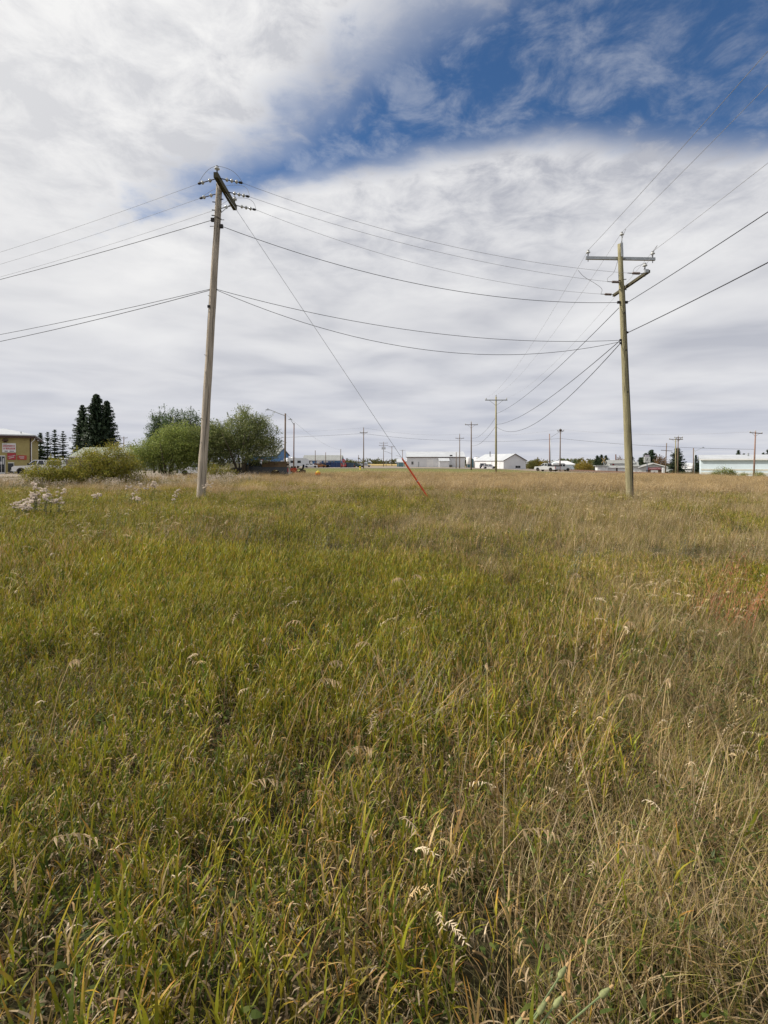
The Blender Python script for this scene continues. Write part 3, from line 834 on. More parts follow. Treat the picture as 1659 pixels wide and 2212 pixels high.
for a, b_ in ((-15, -6.2), (7.8, 16.6)): panel(t, 'loading_door', M_brown, a * k, b_ * k, 0, 1.35)
window(t, -1.4 * k, 2.4 * k, .35, 1.0)
MB().b(-22 * k - 3.2, -28.4 * k, .4, 9, -.3, 2.4).build('side_wing', M_white, t)
MB().prism([(-.2, 2.3), (9.2, 3.6), (9.2, 3.75), (-.2, 2.45)], -22 * k - 3.5, -28.0 * k, 'x').build('wing_roof', M_greyroof, t)

D = 262.; zb = gz(150, D)
t = gabled('white_two_bay_garage', 'bright white garage with two paned overhead doors beside the warehouse', PX(1467, D), PX(1499, D), D, 7., zb, PZ(1011, D) - zb, PZ(1000.5, D + 4) - zb, 'x', M_white, M_whiteroof, R(-50), .4, trim=M_white)
k = 1.0
for c_ in (-2.2, 1.5): garage_door(t, c_ - 1.4, c_ + 1.4, 0, 2.9, M_white, M_brown, 0, 4, 3)

D = 118.; zb = gz(100, D)
xl = PX(1514, D)
t = thing('pale_blue_warehouse', 'pale blue metal warehouse with cream bands at the right edge', 'building', (xl, D, zb), R(-31))
Hh = PZ(993, D) - zb; Lw = 38.
MB().b(0, Lw, 0, 22, -.6, Hh).build('wall', M_paleblue, t)
z1 = PZ(1016.2, D) - zb; z2 = PZ(1023.4, D) - zb
MB().b(-.02, Lw, -.05, .02, z1, z1 + .4).build('cream_band', M_cream, t); MB().b(-.02, Lw, -.05, .02, z2, z2 + .4).build('cream_band', M_cream, t)
MB().prism([(-.4, Hh - .05), (11, Hh + 1.05), (22.4, Hh - .05), (22.4, Hh + .15), (11, Hh + 1.25), (-.4, Hh + .15)], -.35, Lw + .3, 'x').build('roof', M_whiteroof, t)
MB().b(-.4, Lw, -.47, -.403, Hh - .14, Hh + .2).build('gutter', M_white, t)
for xv in (9.5, 17.8, 22): MB().tube([(xv, 7, Hh + .7), (xv, 7, Hh + 1.6)], .2, 8).build('roof_vent', M_galv, t)
for xv in (14.2, 16.8, 19.2): MB().b(xv, xv + .12, -.12, .02, 0, Hh - .3).build('downspout', M_paleblue, t)

# ------------------------------------------------------------------ vehicles
def wheel(t, x, y, r, wd, side):
    o = MB().lathe([(r * .62, -wd / 2), (r * .95, -wd / 2), (r, -wd * .3), (r, wd * .3), (r * .95, wd / 2), (r * .62, wd / 2)], (0, 0, 0), 20, (0, 1, 0)).build('wheel', M_black, t, False)
    o.location = (x, y, r)
    MB().lathe([(r * .2, wd * .38), (r * .6, wd * .36), (r * .6, wd * .45), (r * .15, wd * .5)], (0, 0, 0), 14, (0, side, 0)).build('rim', M_chrome, o)
    return o

def arch(prof_x, r, z):
    return [(prof_x - r * math.cos(a), z + abs(r) * math.sin(a)) for a in np.linspace(0, math.pi, 9)]

def side_glass(t, lo, hi, u0, u1, v0, v1, m=None):
    """pane on both slanted sides of a cabin frustum; u along the length, v up"""
    for s in (0, 1):
        y0 = lo[2 + s]; y1 = hi[2 + s]; e = -.012 if s == 0 else .012
        P = []
        for (u, v) in ((u0, v0), (u1, v0), (u1, v1), (u0, v1)):
            xl_ = lo[0] + (lo[1] - lo[0]) * u; xh = hi[0] + (hi[1] - hi[0]) * u
            P.append((xl_ + (xh - xl_) * v, y0 + (y1 - y0) * v + e, lo[4] + (hi[4] - lo[4]) * v))
        Q = [(a, b_ - e * .8, c) for a, b_, c in P]
        MB().add(P + Q, [(0, 1, 2, 3), (7, 6, 5, 4), (0, 4, 5, 1), (1, 5, 6, 2), (2, 6, 7, 3), (3, 7, 4, 0)]).build('side_window', m or M_glass, t)

def end_glass(t, lo, hi, which, v0, v1, inset=.1, name='windscreen'):
    i = 0 if which == 'rear' else 1; e = -.012 if i == 0 else .012
    P = []
    for (s, v) in ((0, v0), (1, v0), (1, v1), (0, v1)):
        x = lo[i] + (hi[i] - lo[i]) * v; y0 = lo[2] + (hi[2] - lo[2]) * v + inset; y1 = lo[3] + (hi[3] - lo[3]) * v - inset
        P.append((x + e, y1 if s else y0, lo[4] + (hi[4] - lo[4]) * v))
    Q = [(a - e * .8, b_, c) for a, b_, c in P]
    MB().add(P + Q, [(0, 1, 2, 3), (7, 6, 5, 4), (0, 4, 5, 1), (1, 5, 6, 2), (2, 6, 7, 3), (3, 7, 4, 0)]).build(name, M_glass, t)

def pickup(name, label, loc, rz, paint, L=5.6, W=1.95, ext=True, cap=None, lower=None, bed=True, trimrear=None):
    """front towards +x, wheels on z=0"""
    t = thing(name, label, 'pickup', loc, rz)
    f_, r_ = L / 2, -L / 2
    wx1, wx2 = f_ - .95, r_ + 1.2; wr = .39
    prof = [(r_, .5), (r_ + .02, 1.0), (r_, 1.13), (f_ - 1.75, 1.13), (f_ - .25, 1.08), (f_ - .05, .95), (f_, .55), (f_ - .1, .42)] \
        + arch(wx1, -.47, .42)[::1] + arch(wx2, -.47, .42)[::1] + [(r_ + .1, .42)]
    MB().prism(prof, -W / 2, W / 2, 'y').build('body', paint, t)
    cb = f_ - 1.45; cr = r_ + (2.05 if ext else 2.55)
    lo = (cr, cb, -W / 2 + .06, W / 2 - .06, 1.131); hi = (cr + .22, cb - .78, -W / 2 + .22, W / 2 - .22, 1.83)
    MB().frustum(lo, hi).build('cab', paint, t)
    side_glass(t, lo, hi, .05, .44, .12, .88); side_glass(t, lo, hi, .52, .93, .12, .88)
    end_glass(t, lo, hi, 'front', .12, .9); end_glass(t, lo, hi, 'rear', .15, .88, .14, 'rear_window')
    if cap:
        lo2 = (r_ + .03, cr - .03, -W / 2 + .06, W / 2 - .06, 1.131); hi2 = (r_ + .25, cr - .03, -W / 2 + .2, W / 2 - .2, 1.80)
        MB().frustum(lo2, hi2).build('bed_cap', cap, t); side_glass(t, lo2, hi2, .12, .95, .1, .85); end_glass(t, lo2, hi2, 'rear', .15, .85, .12, 'rear_window')
    else:
        MB().b(r_ + .08, cr - .06, -W / 2 + .1, W / 2 - .1, 1.1, 1.136).build('bed_liner', M_black, t)
    for x in (wx1, wx2):
        for s in (-1, 1): wheel(t, x, s * (W / 2 - .13), wr, .25, s)
    MB().b(r_ - .1, r_ + .02, -W / 2 + .05, W / 2 - .05, .45, .62).build('rear_bumper', M_chrome, t)
    MB().b(f_ - .02, f_ + .1, -W / 2 + .05, W / 2 - .05, .45, .62).build('front_bumper', M_chrome, t)
    for s in (-1, 1):
        MB().b(r_ - .015, r_ + .06, s * (W / 2 - .09) - .08, s * (W / 2 - .09) + .095, .68, 1.05).build('tail_light', M_signred, t)
        MB().b(f_ - .08, f_ + .015, s * (W / 2 - .25) - .14, s * (W / 2 - .25) + .14, .72, .92).build('headlight', M_signwhite, t)
        MB().b(cb - .3, cb - .16, s * (W / 2 + .02) - .08, s * (W / 2 + .02) + .08, 1.2, 1.42).build('wing_mirror', M_black, t)
    return t

def car(name, label, loc, rz, paint, L=4.4, W=1.75, H=1.42, grp=None, hatch=.3):
    t = thing(name, label, 'car', loc, rz, grp)
    f_, r_ = L / 2, -L / 2; wr = .31
    prof = [(r_, .45), (r_ + .03, .88), (f_ - 1.1, .9), (f_ - .1, .74), (f_, .5), (f_ - .1, .3)] + arch(f_ - .8, -.37, .3) + arch(r_ + .8, -.37, .3) + [(r_ + .1, .3)]
    MB().prism(prof, -W / 2, W / 2, 'y').build('body', paint, t)
    lo = (r_ + .2, f_ - 1.0, -W / 2 + .05, W / 2 - .05, .885); hi = (r_ + .2 + hatch, f_ - 1.75, -W / 2 + .22, W / 2 - .22, H)
    MB().frustum(lo, hi).build('cabin', paint, t)
    side_glass(t, lo, hi, .06, .48, .12, .86); side_glass(t, lo, hi, .54, .92, .12, .86)
    end_glass(t, lo, hi, 'front', .1, .9); end_glass(t, lo, hi, 'rear', .1, .9, .1, 'rear_window')
    for x in (f_ - .8, r_ + .8):
        for s in (-1, 1): wheel(t, x, s * (W / 2 - .1), wr, .2, s)
    for s in (-1, 1):
        MB().b(r_ - .012, r_ + .05, s * (W / 2 - .2) - .15, s * (W / 2 - .2) + .15, .6, .78).build('tail_light', M_signred, t)
        MB().b(f_ - .05, f_ + .012, s * (W / 2 - .22) - .15, s * (W / 2 - .22) + .15, .55, .68).build('headlight', M_signwhite, t)
    return t

P_white = mat('white_car_paint', (.68, .69, .71), .3, .03, 2, spec=.5, coat=.4)
P_silver = mat('silver_car_paint', (.47, .48, .50), .35, .04, 2, spec=.5, coat=.3)
P_dark = mat('dark_green_paint', (.06, .07, .085), .4, .1, 2, spec=.4, coat=.3)
P_red = mat('red_car_paint', (.34, .03, .03), .35, .06, 2, spec=.5, coat=.3)
P_brown = mat('orange_brown_paint', (.30, .13, .045), .45, .08, 2)
P_green = mat('teal_car_paint', (.04, .085, .085), .4, .08, 2)

pickup('pickup_truck', 'white pickup with dark tinted bed cap parked at the tan shop', (PX(86, 64), 64, gz(-42, 64) + .02), R(206), P_white, 5.5, cap=P_white)
t = pickup('pickup_truck', 'dark pickup loaded with boards under the right willow', (PX(563, 49), 49, .02), R(183), P_dark, 5.5, ext=False)
bxm = mat('plywood_box_board', (.18, .125, .075), .85, .2, 3)
for s in (-1, 1):
    for i in range(2): MB().b(-2.6 + i * 1.18, -2.6 + i * 1.18 + 1.14, s * .86 - .02, s * .86 + .02, 1.14, 1.68).build('side_board', bxm, t)
MB().b(-2.66, -2.62, -.84, .84, 1.45, 1.60).b(-2.66, -2.62, -.84, .84, 1.14, 1.30).build('tail_board', mat('pale_board', (.40, .33, .25), .8, .15, 3), t)
MB().b(-2.6, -.3, -.835, .835, 1.60, 1.66).build('load_cover', mat('grey_tarp', (.30, .28, .26), .8, .15, 3), t)
t = pickup('pickup_truck', 'silver pickup with black flat bed parked on the dirt verge', (PX(1182, 114), 114, gz(37, 114) + .04), R(125), P_silver, 5.6)
MB().b(-2.75, -.8, -1.0, 1.0, 1.14, 1.38).build('flat_bed', M_black, t)

def box_van(name, label, cat, loc, rz, L, W, H, paint, nose=1.2, wins=()):
    t = thing(name, label, cat, loc, rz)
    f_, r_ = L / 2, -L / 2
    prof = [(r_, .4), (r_ + .05, H - .1), (r_ + .25, H), (f_ - nose - .75, H), (f_ - nose, 1.2), (f_ - .12, 1.0), (f_, .6), (f_ - .1, .38)] + arch(f_ - .95, -.42, .38) + arch(r_ + 1.05, -.42, .38) + [(r_ + .1, .38)]
    MB().prism(prof, -W / 2, W / 2, 'y').build('body', paint, t)
    for s in (-1, 1):
        for (a, b_, c, d) in wins:
            MB().b(a, b_, s * (W / 2 + .004) - .012, s * (W / 2 + .004) + .012, c, d).build('side_window', M_glass, t)
        for x in (f_ - .95, r_ + 1.05): wheel(t, x, s * (W / 2 - .13), .36, .24, s)
    MB().add([(f_ - nose + .02, -W / 2 + .12, 1.22), (f_ - nose + .02, W / 2 - .12, 1.22), (f_ - nose - .70, W / 2 - .16, H - .06), (f_ - nose - .70, -W / 2 + .16, H - .06),
              (f_ - nose - .04, -W / 2 + .12, 1.2), (f_ - nose - .04, W / 2 - .12, 1.2), (f_ - nose - .76, W / 2 - .16, H - .08), (f_ - nose - .76, -W / 2 + .16, H - .08)],
             [(0, 1, 2, 3), (7, 6, 5, 4), (0, 4, 5, 1), (1, 5, 6, 2), (2, 6, 7, 3), (3, 7, 4, 0)]).build('windscreen', M_glass, t)
    MB().b(f_ - .04, f_ + .06, -W / 2 + .05, W / 2 - .05, .4, .58).build('front_bumper', M_dark, t)
    return t

D = 128.
t = box_van('work_van', 'white work van parked behind the silver pickup', 'van', (PX(1211, D), D, gz(44, D) + .03), R(3), 4.9, 1.9, 2.0, P_white, 1.1, ((.15, .75, 1.2, 1.72), (-.6, 0.0, 1.2, 1.72)))
MB().b(-2.2, -.8, -1.0, -.952, 1.25, 1.8).build('side_panel', M_signwhite, t)
# white travel trailer
D = 150.
t = thing('travel_trailer', 'white travel trailer with dark rear window by the blue workshop', 'trailer', (PX(640, D), D, .03), R(35))
MB().prism([(-3.4, .55), (-3.4, 2.75), (-3.2, 2.95), (2.6, 2.95), (3.6, 2.3), (3.6, 1.3), (2.2, 1.2), (2.1, .55)], -1.2, 1.2, 'y').build('body', P_white, t)
MB().b(-3.43, -3.39, -.55, .55, 1.75, 2.3).build('rear_window', M_glass, t)
for a, b_ in ((-2.4, -1.4), (-.2, .9)): MB().b(a, b_, -1.225, -1.19, 1.5, 2.2).build('side_window', M_glass, t)
MB().b(-3.5, -3.395, -1.1, 1.1, .5, .75).build('bumper', M_chrome, t); MB().b(-1.5, -.4, -.5, .5, 2.955, 3.2).build('roof_unit', M_white, t)
for x in (-.9, 0.): [wheel(t, x, s * 1.05, .33, .2, s) for s in (-1, 1)]
for px, D, rz, pnt, lab, hl in ((672, 165, 0, P_white, 'small pale car parked left of the blue workshop doors', 1.3), (690, 166, 5, P_brown, 'orange brown car in front of the pale garage doors', 1.4), (697.5, 168, 0, M_black, 'black car beside the orange brown one', 1.35),
                                (745, 172, 80, P_red, 'red car seen end on right of the blue bins', 1.5), (756, 175, 70, P_red, 'second dark red car further right of the blue bins', 1.4), (766, 178, 20, P_green, 'dark teal car parked far right in the car row', 1.6), (775, 182, 0, P_silver, 'grey car before the stubble field', 1.4),
                                (789, 190, 0, P_silver, 'lone grey car at the edge of the stubble field', 1.4)):
    car('parked_car', lab, (PX(px, D), D, .03), R(rz), pnt, H=hl, grp='cars parked by the blue workshop')
car('parked_car', 'white car glimpsed behind the left willow', (PX(432, 58), 58, .1), R(178), P_white)
car('parked_car', 'small white car beside the white gabled shed', (PX(1057, 168), 168, gz(35, 168) + .03), R(0), P_white)
box_van('parked_car', 'dark van parked between tank and white gabled shed', 'van', (PX(1043, 172), 172, gz(33, 172) + .03), R(85), 4.4, 1.8, 1.7, P_dark, 1.1, ())
box_van('parked_car', 'white van between the grey hall and the two bay garage', 'van', (PX(1452, 138), 138, gz(78, 138) + .03), R(-20), 4.8, 1.9, 1.9, P_white, 1.1, ((.15, .75, 1.2, 1.65),))

# riding mower on the small trailer
D = 56.
t = thing('riding_mower', 'red riding mower with black high back seat beside the light pole', 'mower', (PX(644, D), D, .30), R(176))
P_orange = mat('mower_red', (.42, .07, .035), .45, .1, 3)
MB().prism([(.15, .25), (.12, .62), (.25, .72), (.75, .66), (.88, .5), (.86, .22)], -.28, .28, 'y').build('bonnet', P_orange, t)
MB().prism([(-.75, .3), (-.75, .48), (-.35, .52), (-.2, .34), (.15, .32), (.15, .2), (-.6, .2)], -.45, .45, 'y').build('fender_deck', M_black, t)
st_ = MB().b(-.55, -.1, -.24, .24, .523, .62).build('seat', M_black, t)
MB().box((-.58, 0, .84), (.12, .46, .46), (0, R(-10), 0)).build('backrest', M_black, st_)
sw = MB().tube([(.12, 0, .6), (-.02, 0, .86)], .02, 6).build('steering_column', M_dark, t)
MB().tube([(-.05 + .17 * math.cos(a) * .9, .17 * math.sin(a), .88 + .06 * math.cos(a)) for a in np.linspace(0, 6.283, 15)], .016, 6, False).build('steering_wheel', M_black, sw)
MB().b(-.2, .25, -.55, .55, .1, .22).build('cutting_deck', P_orange, t)
for s in (-1, 1):
    wheel(t, .68, s * .36, .19, .14, s); wheel(t, -.5, s * .38, .26, .22, s)
t = thing('flat_trailer', 'low flat trailer under the red riding mower', 'trailer', (PX(644, D), D, .02), R(176))
MB().b(-1.3, 1.3, -.7, .7, .2, .28).build('deck', M_fence, t)
MB().tube([(1.25, -.66, .28), (1.25, -.66, 1.15), (1.25, .66, 1.15), (1.25, .66, .28)], .03, 6).build('front_rail', M_dark, t)
MB().tube([(1.3, 0, .22), (2.1, 0, .24)], .04, 6).build('tongue', M_dark, t)
for s in (-1, 1): wheel(t, -.1, s * .85, .2, .14, s)

# orange bundle in the grass
D = 48.
n1, n2 = 9, 14
t = thing('orange_bundle', 'rounded bright orange and yellow bundle lying in the grass', 'bundle', (PX(687, D), D, .05))
def lump(sx_, sy_, sz__, cz, z0, z1, seed):
    rr = random.Random(seed); m_ = MB(); v = []; f = []
    for i in range(n1):
        th_ = z0 + (z1 - z0) * i / (n1 - 1)
        for j in range(n2):
            a = 6.2832 * j / n2; w_ = 1 + rr.uniform(-.18, .18)
            v.append((sx_ * math.cos(a) * math.sin(th_) * w_, sy_ * math.sin(a) * math.sin(th_) * w_, cz + sz__ * math.cos(th_)))
    for i in range(n1 - 1):
        for j in range(n2): f.append((i * n2 + j, (i + 1) * n2 + j, (i + 1) * n2 + (j + 1) % n2, i * n2 + (j + 1) % n2))
    return m_.add(v, f)
lump(.27, .2, .28, .44, .03, 3.1, 1).build('sack', mat('bright_orange_cloth', (.75, .20, .02), .7, .1, 4), t, True)
lump(.20, .21, .27, .50, .03, 1.8, 2).build('yellow_patch', mat('bright_yellow_cloth', (.80, .60, .06), .7, .1, 4), t, True)

# yellow fire hydrant
D = 118.
t = thing('fire_hydrant', 'small yellow fire hydrant on the mown strip', 'hydrant', (PX(778, D), D, .02))
P_y = mat('yellow_paint', (.72, .55, .03), .5, .06, 4)
MB().lathe([(.19, 0), (.19, .06), (.14, .07), (.13, .55), (.18, .56), (.18, .62), (.14, .68), (.08, .76), (.03, .8)], (0, 0, 0), 14).build('barrel', P_y, t, True)
for s in (-1, 1): MB().tube([(0, 0, .46), (s * .24, 0, .46)], .07, 8).build('outlet', P_y, t)

# stop sign, crossbuck, pole sign
def octa(r_): return [(r_ * math.cos(R(22.5 + 45 * i)), r_ * math.sin(R(22.5 + 45 * i))) for i in range(8)]
D = 160.
t = thing('stop_sign', 'small red octagonal stop sign at the far road', 'sign', (PX(742.5, D), D, .02))
MB().tube([(0, .05, 0), (0, .05, 2.0)], .05, 6).build('post', M_galv, t)
MB().prism([(a, b_ + 2.2) for a, b_ in octa(.55)], -.02, .02, 'y').build('sign_face', M_signred, t)
me = text_mesh('STOP', .36); q = link('lettering', me, M_signwhite, t); q.location = (0, -.03, 2.2); q.rotation_euler = (R(90), 0, 0)
D = 125.
t = thing('railway_crossbuck', 'yellow and white crossed boards on a pale post by the tracks', 'sign', (PX(1304, D), D, gz(54, D)))
MB().tube([(0, .06, 0), (0, .06, 3.2)], .07, 8).build('post', M_galv, t)
cb_ = mat('crossbuck_board', (.62, .45, .22), .6, .06, 3)
for s in (-1, 1): MB().box((0, -.02 * s, 3.0), (.18, .03, 1.5), (0, R(38 * s), 0)).build('crossed_board', cb_, t)
for s in (-1, 1): MB().lathe([(.02, 0), (.16, .02), (.16, .1), (.02, .12)], (s * .45, -.06, 2.0), 12, (0, -1, 0)).build('signal_lamp', M_dark, t)
MB().b(-.6, .6, .0, .05, 1.96, 2.04).build('lamp_bar', M_dark, t)
D = 140.
t = thing('pole_sign', 'square white sign on a tall blue grey post by the hall', 'sign', (PX(1398, D), D, gz(72, D)))
zs = PZ(992, D) - gz(72, D)
MB().tube([(0, .05, 0), (0, .05, zs - .9)], .1, 8).build('post', mat('blue_post', (.13, .17, .26), .6, .1, 3), t)
MB().b(-.85, .85, -.08, .12, zs - .9, zs + .7).build('sign_box', M_signwhite, t)
MB().b(-.55, .55, -.06, .1, zs + .702, zs + 1.2).build('top_panel', mat('lilac_panel', (.55, .5, .58), .6, .05, 2), t)
MB().box((0, -.09, zs - .1), (.3, .012, .8), (0, R(25), 0)).build('sign_emblem', mat('grey_print', (.3, .3, .3)), t)
# railway
t = tag(bpy.data.objects.new('railway_track', None), 'railway track on brown ballast along the right side of the field', 'railway', kind='structure'); COL.objects.link(t)
ys_ = np.arange(-6, 210, 6.)
for x0_, x1_, h_, nm, mm in ((43.4, 48.6, .28, 'ballast', M_ballast), (45.2, 45.3, .44, 'rail', M_rust), (46.65, 46.75, .44, 'rail', M_rust)):
    b_ = MB(); vs = []; fs = []
    for y in ys_:
        o_ = .9 if nm == 'ballast' else 0
        for (xx_, hh) in ((x0_ - o_, -.2 if o_ else .1), (x0_, h_), (x1_, h_), (x1_ + o_, -.2 if o_ else .1)): vs.append((xx_ + (y - 60) * .12, y, gz(46 + (y - 60) * .12, y) + hh))
    for i in range(len(ys_) - 1):
        for j in range(3): fs.append((i * 4 + j, i * 4 + j + 1, (i + 1) * 4 + j + 1, (i + 1) * 4 + j))
    b_.add(vs, fs).build(nm, mm, t)

# ------------------------------------------------------------------ poles
PIN = MB().lathe([(.02, -.16), (.022, -.02), (.085, 0), (.095, .03), (.06, .055), (.055, .09), (.05, .12), (.02, .13)], (0, 0, 0), 14).mesh('pin_insulator')
PIN.materials.append(M_porc); PIN.materials.append(M_dark)
for p_ in PIN.polygons:
    zc = p_.center.z
    p_.material_index = 1 if (zc < -.01 or zc > .085) else 0
    p_.use_smooth = True
PIN_S = MB().lathe([(.03, -.12), (.09, 0), (.09, .05), (.05, .12)], (0, 0, 0), 8).mesh('pin_insulator_far')

def pin(parent, loc, far=False):
    o = link('pin_insulator', PIN_S if far else PIN, M_porc, parent); o.location = loc; return o

def shaft(parent, pts, rad, m, n=16):
    """slightly irregular tapering round timber"""
    return MB().tube(pts, rad, n).build('shaft', m, parent, True)

def dead_end(parent, a, d, L, discs, dm, rr=.085):
    """strain insulator string from A along direction D: rod with bell discs"""
    a = Vector(a); d = Vector(d).normalized()
    o = MB().tube([a, a + d * L], .018, 6).lathe([(.03, 0), (.045, .02), (.045, .1), (.03, .12)], a + d * (L - .14), 8, d).build('insulator_string', M_dark, parent)
    for i in range(discs):
        c = a + d * (L * (.30 + .42 * i / max(1, discs - 1)))
        MB().lathe([(.02, -.05), (.04, -.045), (rr * .9, -.01), (rr, .015), (rr * .75, .03), (.03, .05)], c, 14, d).build('insulator_disc', dm, o, True)
    return a + d * L

def ribbed(parent, a, d, L):
    a = Vector(a); d = Vector(d).normalized()
    prof = [(.02, .12)]
    for i in range(6): prof += [(.032, .13 + i * .055), (.058, .145 + i * .055), (.032, .165 + i * .055)]
    prof += [(.02, .48)]
    o = MB().tube([a, a + d * L], .014, 6).build('insulator_string', M_dark, parent)
    MB().lathe(prof, a, 12, d).build('ribbed_insulator', M_brownglaze, o, True)
    return a + d * L

def arc_pts(a, b_, sag, n=26):
    a, b_ = Vector(a), Vector(b_)
    return [a.lerp(b_, i / n) - Vector((0, 0, 4 * sag * (i / n) * (1 - i / n))) for i in range(n + 1)]

def wire(label, a, b_, sag, r_=.007, m=None, grp='overhead lines between the poles', n=26, name='overhead_wire'):
    o = MB().tube(arc_pts(a, b_, sag, n), r_, 5).build(name, m or M_wire)
    return tag(o, label, 'wire', grp)

# left pole, weathered, with a crossarm pointing towards the viewer
LP = Vector((-6.85, 19.0, 0.0)); LTOP = Vector((-6.13, 19.0, 12.05))
def onL(z): return LP.lerp(LTOP, z / LTOP.z)
t = thing('utility_pole', 'weathered grey brown wooden pole with dark crossarm, left of the field', 'utility pole', LP)
loc = lambda p: Vector(p) - LP
lp_pts = []; lp_r = []
for i in range(25):
    z = -.3 + 12.35 * i / 24; p = onL(max(z, -.3)); p.z = z
    lp_pts.append(loc(p) + Vector((.004 * math.sin(i * 1.3), .004 * math.cos(i * .9), 0))); lp_r.append((.165 - .055 * i / 24) * (1 + .018 * math.sin(i * 2.1)))
shaft(t, lp_pts, lp_r, M_wood_grey, 20)
ZA = 11.72; AX = -5.94
arm = MB().box(loc((AX, 19.14, ZA)), (.15, 2.35, .19)).build('crossarm', M_arm, t)
for yy in (18.35, 19.9):
    br = MB(); a = loc((AX - .1, yy, ZA - .1)); b_ = loc(onL(10.9)) + Vector((.13, 0, 0)); br.tube([a, b_], .016, 6); br.build('brace', M_galv, t)
pin(t, loc((AX, 18.12, ZA + .27))); pin(t, loc((AX + .02, 20.18, ZA + .25)))
MB().tube([loc((AX, 18.12, ZA + .1)), loc((AX, 18.12, ZA + .2))], .02, 6).tube([loc((AX + .02, 20.18, ZA + .1)), loc((AX + .02, 20.18, ZA + .2))], .02, 6).build('pin', M_dark, t)
dl = Vector((-.93, .36, -.03)).normalized()
LE = []; RE = []
RPy = {0: (10.55, 20.5), 1: (10.35, 21.9), 2: (10.38, 23.2)}
for i, yy in enumerate((18.2, 19.12, 20.1)):
    st = (-6.03 if i != 1 else -6.30, yy, ZA - .02 - (.05 if i == 1 else 0))
    e_ = dead_end(t, loc(st), dl, .78, 2, M_porc, .072); LE.append(e_ + LP)
    tgt = Vector((RPy[i][0], RPy[i][1], 9.2)); d_ = (tgt - Vector((AX, yy, ZA))); d_.z = -2.3
    e2 = dead_end(t, loc((AX + .08, yy, ZA)), d_, .80, 3, M_porc, .072); RE.append(e2 + LP)
for i in range(3):                                                   # jumper loops round the arm
    a, b_ = LE[i] - LP, RE[i] - LP; up_ = .42 if i == 0 else -.1
    top = loc((AX, 18.12, ZA + .40)) if i == 0 else (loc((AX + .35, 20.18, ZA + .33)) if i == 2 else loc((AX + .35, 19.4, ZA + .42)))
    pts = [a.lerp(top, q / 7) + Vector((0, 0, .16 * math.sin(math.pi * q / 7))) for q in range(8)] + [top.lerp(b_, q / 7) + Vector((.10 * math.sin(math.pi * q / 7), 0, .12 * math.sin(math.pi * q / 7))) for q in range(1, 8)]
    MB().tube(pts, .007, 5).build('jumper_wire', M_wire, t)
zn = 10.55
for s, dz_ in ((-1, .06), (1, -.18)):
    c = loc(onL(zn + dz_)) + Vector((s * .16, -.02, 0))
    MB().box(c, (.14, .09, .13)).build('clevis', M_dark, t); MB().tube([c - Vector((s * .02, 0, 0)), c + Vector((-s * .42, .0, .0))], .012, 6).build('through_bolt', M_dark, t)
MB().tube([loc(onL(zn + .1)) + Vector((.145 * math.cos(a) , .145 * math.sin(a), .02 * math.sin(3 * a))) for a in np.linspace(2.8, 6.6, 12)], .011, 5).build('wrap_wire', M_cable, t)
for zz_, s in ((11.25, -1), (10.95, -1), (10.75, -1), (11.35, 1)): MB().tube([loc(onL(zz_)) + Vector((s * .05, -.05, 0)), loc(onL(zz_)) + Vector((s * .2, -.08, 0))], .018, 6).build('bolt', M_dark, t)
MB().box(loc(onL(7.35)) + Vector((-.085, -.125, 0)), (.09, .05, .09)).build('cable_clip', M_dark, t)
for i, zz_ in enumerate((7.75, 7.15, 6.2, 5.55, 4.9, 4.2, 3.2, 2.3, 1.8)):
    MB().tube([loc(onL(zz_)) + Vector((-.10 + .05 * (i % 3), -.09, 0)), loc(onL(zz_)) + Vector((-.13 + .06 * (i % 3), -.17, .01))], .012, 6).build('nail', M_galv, t)
MB().tube([loc(onL(8.02)) + Vector((-.16, 0, 0)), loc(onL(8.02)) + Vector((.17, -.02, 0))], .016, 6).build('through_bolt', M_dark, t)
def cracks(t, on, base, rfun, n, seed, z0, z1):
    """long drying checks in the timber, thin dark slivers let into the surface"""
    rr = random.Random(seed)
    for _ in range(n):
        zc = rr.uniform(z0, z1); L_ = rr.uniform(.5, 2.2); a = rr.uniform(3.4, 6.0); P_ = []
        for q in range(7):
            z = zc + L_ * (q / 6 - .5); r_ = rfun(z) * .992; a2 = a + .03 * math.sin(q * 2.1)
            P_.append(on(z) - base + Vector((r_ * math.cos(a2), r_ * math.sin(a2), 0)))
        MB().tube(P_, [.001, .005, .008, .009, .007, .005, .001], 5).build('crack', M_dark, t)
cracks(t, onL, LP, lambda z: .165 - .055 * (z + .3) / 12.35, 16, 5, .6, 10.8)
# lines going left from it
NXT = Vector((-48.5, 35.5, 0))
for i, (nm, dz_) in enumerate((('nearest upper line leaving the left pole towards the left edge', 0), ('middle upper line leaving the left pole towards the left edge', 0), ('farthest upper line leaving the left pole towards the left edge', 0))):
    wire(nm, LE[i], LE[i] + (NXT - LP) + Vector((0, 0, -.4)), .95, .005)
wire('dark neutral line from left pole bracket to the left edge', onL(zn + .06) + Vector((-.2, 0, 0)), NXT + Vector((0, 0, 10.3)), .7, .011, M_cable)
wire('upper of two low cables leaving the left pole leftwards', onL(8.03) + Vector((-.14, 0, 0)), NXT + Vector((0, 0, 8.0)), .75, .010, M_cable)
wire('lower of two low cables leaving the left pole leftwards', onL(7.99) + Vector((-.14, 0, 0)), NXT + Vector((0, 0, 7.8)), 1.05, .012, M_cable)
